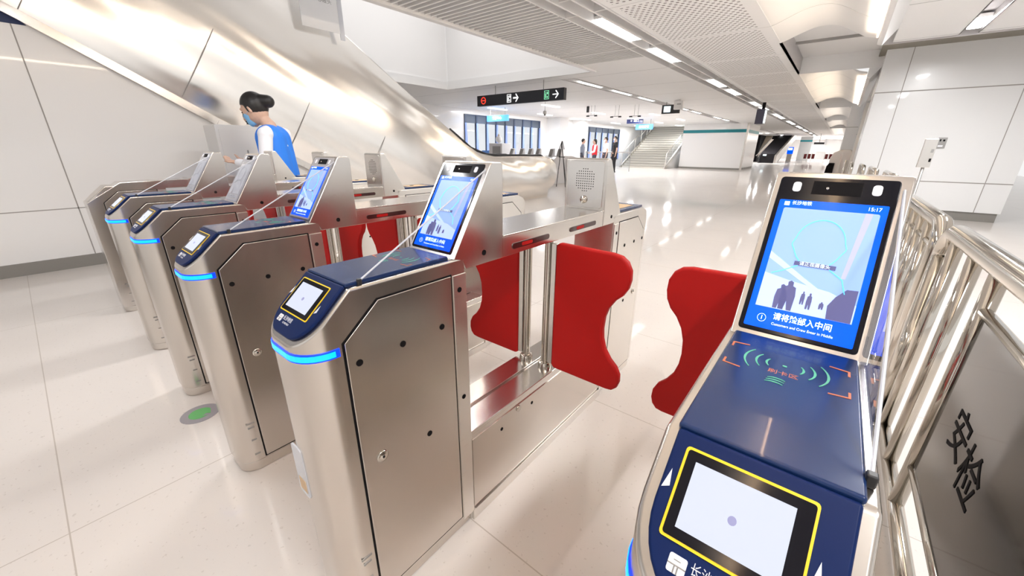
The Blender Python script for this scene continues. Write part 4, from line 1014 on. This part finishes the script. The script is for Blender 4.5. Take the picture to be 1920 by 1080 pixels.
def person(label, loc, heading, J, top, trousers, vest=None, sleeves='long', mask=None, bun=False, s=1.1, vox=.012, hair_long=False, shoes=RUBBER, hs=1.0):
    """J: joints in local metres (x forward, y left, z up), already at full size"""
    g = thing('person', loc, label, 'person', None, heading)
    V = Vector
    hd, nk, ch, pv = V(J['head']), V(J['neck']), V(J['chest']), V(J['pelvis'])
    tilt = J.get('tilt', 0); HM = Matrix.Rotation(tilt, 4, 'Y')
    # body: one continuous skin
    b = MB()
    q_ = s * hs
    b.ball(hd, (.098 * q_, .078 * q_, .118 * q_), 20, HM)
    H = lambda x, y, z: hd + (HM @ V((x * q_, y * q_, z * q_)))
    capsule(b, H(.03, 0, -.05), H(.055, 0, -.085), .055 * q_, .030 * q_)           # jaw, chin
    capsule(b, H(.092, 0, .01), H(.113, 0, -.028), .010 * q_, .015 * q_)           # nose
    for y in (-1, 1):
        capsule(b, H(-.005, .078 * y, .012), H(-.008, .084 * y, -.022), .013 * q_, .010 * q_, 8, 3)   # ears
        capsule(b, H(.080, .02 * y, .032), H(.075, .045 * y, .034), .014 * q_, .012 * q_, 8, 3)      # brow
    capsule(b, H(.085, -.016, -.055), H(.085, .016, -.055), .009 * q_, .009 * q_, 8, 3)               # lips
    capsule(b, hd + HM @ V((-.02 * s, 0, -.06 * s)), nk, .052 * s, .056 * s)
    capsule(b, nk, ch, .062 * s, .12 * s)
    for y in (-1, 1): capsule(b, nk + V((0, .03 * y * s, -.03 * s)), V(J['sh'][0 if y > 0 else 1]), .05 * s, .052 * s)
    capsule(b, ch + V((0, .05 * s, 0)), pv + V((0, .05 * s, .1)), .105 * s, .098 * s); capsule(b, ch - V((0, .05 * s, 0)), pv - V((0, .05 * s, -.1)), .105 * s, .098 * s)
    capsule(b, pv + V((0, .06 * s, 0)), pv - V((0, .06 * s, 0)), .11 * s, .11 * s)
    for i, y in ((0, 1), (1, -1)):
        sh, el, wr = V(J['sh'][i]), V(J['el'][i]), V(J['wr'][i]); hp, kn, an = V(J['hip'][i]), V(J['kn'][i]), V(J['an'][i])
        capsule(b, sh, el, .050 * s, .038 * s); capsule(b, el, wr, .040 * s, .025 * s)
        capsule(b, hp, kn, .085 * s, .055 * s); capsule(b, kn, an, .056 * s, .035 * s)
        capsule(b, an + V((-.03, 0, -.03)), an + V((.14, 0, -.055)), .034 * s, .028 * s)
        d = (wr - el).normalized(); side = V((0, 0, 1)).cross(d); side = side.normalized() if side.length > .1 else V((1, 0, 0)); nrm = d.cross(side)
        palm0, palm1 = wr + d * .015, wr + d * .085 * s
        for q in (-.022, -.007, .008, .023):
            capsule(b, palm0 + side * q * s * .6, palm1 + side * q * s, .016 * s, .0125 * s, 8, 3)
        for q, ln in ((-.024, .058), (-.008, .070), (.008, .074), (.024, .066)):
            k0 = palm1 + side * q * s; k1 = k0 + (d * .88 + nrm * .3).normalized() * ln * .5 * s; k2 = k1 + (d * .6 + nrm * .75).normalized() * ln * .5 * s
            capsule(b, k0, k1, .0092 * s, .0085 * s, 8, 3); capsule(b, k1, k2, .0085 * s, .007 * s, 8, 3)
        t0 = wr + d * .03 * s + side * .024 * s; t1 = t0 + (d * .7 + side * .7).normalized() * .04 * s; t2 = t1 + d * .03 * s
        capsule(b, t0, t1, .012 * s, .010 * s, 8, 3); capsule(b, t1, t2, .010 * s, .008 * s, 8, 3)
    fuse(b, 'body', SKIN, g, vox * .62, 2)
    # eyes
    for y in (-1, 1): MB().ball(H(.083, .032 * y, .012), (.010 * q_, .014 * q_, .006 * q_), 8).build('eye', BLACK, g, smooth=True)
    # hair
    h = MB(); h.ball(H(-.016, 0, .028), (.105 * q_, .090 * q_, .108 * q_), 20, HM)
    hr_ = h
    if bun: capsule(hr_, H(-.09, 0, .03), H(-.135, 0, .01), .055 * q_, .050 * q_)
    if hair_long: capsule(hr_, H(-.05, 0, .0), H(-.06, 0, -.09), .075 * q_, .055 * q_)
    for v in h.bm.verts:
        q = (HM.inverted() @ (v.co - hd)) / q_
        if q.x > .028 and q.z < .062: q.x = min(q.x, .028); 
        if q.z < -.035 and q.x > -.02: q.z = -.035
        v.co = hd + (HM @ (q * q_))
    fuse(h, 'hair', HAIR, g, vox * .8, 3)
    # shirt
    t = MB(); e = .014 * s
    capsule(t, nk + V((0, 0, -.02)), ch, .066 * s, .135 * s)
    capsule(t, ch + V((0, .05 * s, 0)), pv + V((0, .05 * s, .06)), .105 * s + e, .100 * s + e); capsule(t, ch - V((0, .05 * s, 0)), pv - V((0, .05 * s, -.06)), .105 * s + e, .100 * s + e)
    for i, y in ((0, 1), (1, -1)):
        sh, el, wr = V(J['sh'][i]), V(J['el'][i]), V(J['wr'][i])
        capsule(t, nk + V((0, .03 * y * s, -.04 * s)), sh, .052 * s, .058 * s + e * .6)
        if sleeves == 'long': capsule(t, sh, el, .062 * s, .052 * s + e * .3); capsule(t, el, el.lerp(wr, .93), .054 * s, .040 * s)
        else: capsule(t, sh, sh.lerp(el, .62), .062 * s, .058 * s)
    fuse(t, 'shirt', top, g, vox, 3)
    if vest:
        t = MB(); e = .026 * s
        capsule(t, ch + V((0, .045 * s, .06 * s)), pv + V((0, .05 * s, .0)), .108 * s + e, .108 * s + e); capsule(t, ch + V((0, -.045 * s, .06 * s)), pv + V((0, -.05 * s, .0)), .108 * s + e, .108 * s + e)
        for y in (-1, 1): capsule(t, nk + V((-.01, .055 * y * s, -.05 * s)), ch + V((0, .06 * y * s, 0)), .050 * s, .09 * s)
        fuse(t, 'vest', vest, g, vox, 2)
    tr = MB(); e = .016 * s
    capsule(tr, pv + V((0, .06 * s, .02)), pv - V((0, .06 * s, -.02)), .115 * s, .115 * s)
    for i in (0, 1):
        hp, kn, an = V(J['hip'][i]), V(J['kn'][i]), V(J['an'][i]); capsule(tr, hp, kn, .09 * s + e, .062 * s + e); capsule(tr, kn, kn.lerp(an, .92), .062 * s + e, .045 * s + e)
    fuse(tr, 'trousers', trousers, g, vox, 2)
    for i in (0, 1):
        an = V(J['an'][i]); f_ = MB(); capsule(f_, an + V((-.04, 0, -.045)), an + V((.15, 0, -.06)), .045 * s, .036 * s)
        for v in f_.bm.verts: v.co.z = max(v.co.z, 0.0)
        f_.build('shoe', shoes, g, smooth=True)
    if mask:
        mk = MB(); capsule(mk, H(.045, 0, -.035), H(.055, 0, -.062), .068 * q_, .052 * q_)
        for v in mk.bm.verts:
            q = (HM.inverted() @ (v.co - hd)) / q_
            if q.x < .02: q.x = .02
            q.z = max(-.105, min(q.z, -.002)); v.co = hd + (HM @ (q * q_))
        mk.build('face_mask', mask, g, smooth=True)
        for y in (-1, 1): MB().tube([H(.05, .066 * y, -.02), H(-.01, .084 * y, .0)], .002, 5).build('mask_loop', mask, g)
    return g
def stand(s=1.1, arms='down', lean=0, stride=.0):
    z = lambda v: v * s
    J = dict(head=(.03 + lean * 1.2, 0, z(1.60)), neck=(.0 + lean, 0, z(1.44)), chest=(.0 + lean * .6, 0, z(1.27)), pelvis=(0, 0, z(.95)),
             sh=[(lean, .17 * s, z(1.39)), (lean, -.17 * s, z(1.39))], el=[(.0 + lean, .22 * s, z(1.10)), (.0 + lean, -.22 * s, z(1.10))], wr=[(.06, .22 * s, z(.86)), (.06, -.22 * s, z(.86))],
             hip=[(0, .09 * s, z(.90)), (0, -.09 * s, z(.90))], kn=[(.03 + stride, .10 * s, z(.48)), (.03 - stride, -.10 * s, z(.48))], an=[(stride * 1.5, .11 * s, z(.075)), (-stride * 1.5, -.11 * s, z(.075))])
    if arms == 'front': J['el'] = [(.04, .2 * s, z(1.10)), (.04, -.2 * s, z(1.10))]; J['wr'] = [(.24, .08 * s, z(1.02)), (.24, -.08 * s, z(1.04))]
    return J
# attendant, bent over, left arm forward
hdg = math.atan2(-.63, -.776)
JW = dict(head=(.20, 0, 1.655), neck=(.075, 0, 1.50), chest=(.06, 0, 1.30), pelvis=(.03, 0, .98), tilt=.42,
          sh=[(.02, .20, 1.41), (.04, -.19, 1.42)], el=[(.03, .27, 1.08), (.16, -.24, 1.10)], wr=[(.40, .16, 1.13), (.42, -.12, 1.14)],
          hip=[(.03, .10, .92), (.03, -.10, .92)], kn=[(.03, .11, .5), (.02, -.11, .5)], an=[(.0, .12, .08), (-.05, -.12, .08)])
person('masked attendant in blue vest and white shirt stooping behind the gates', (-4.02, 1.56, 0), hdg, JW, plain('white_shirt', (.82, .82, .86), .7), plain('navy_trousers', (.02, .03, .08), .7), vest=plain('blue_vest', (.015, .20, .80), .6), mask=MASK, bun=True, vox=.010, hs=1.17)
PB = 21
person('man in grey jacket facing right, at the left of the distant group', (-11.2, PB, 0), math.atan2(.63, .776), stand(1.08), plain('grey_jacket', (.20, .22, .27), .7), plain('dark_trousers', (.05, .05, .07), .7), vox=.016)
person('person in red vest with white shirt, in the distant group', (-10.4, PB, 0), math.atan2(-.5, -.8), stand(1.06, 'front'), plain('white_shirt', (.82, .82, .86), .7), plain('dark_trousers', (.05, .05, .07), .7), vest=plain('red_vest', (.75, .02, .03), .6), hair_long=True, vox=.016)
person('person in white short-sleeved shirt and white mask, in the distant group', (-9.72, PB, 0), math.atan2(-.75, -.65), stand(1.12), plain('white_shirt', (.82, .82, .86), .7), plain('dark_trousers', (.05, .05, .07), .7), sleeves='short', mask=MASKW, vox=.016)
person('tall person dressed in black with white mask, at the right of the distant group', (-9.62, PB + 1.0, 0), math.atan2(-.75, -.65), stand(1.17), plain('black_shirt', (.012, .012, .015), .7), plain('black_trousers', (.012, .012, .015), .7), sleeves='short', mask=MASKW, vox=.016)
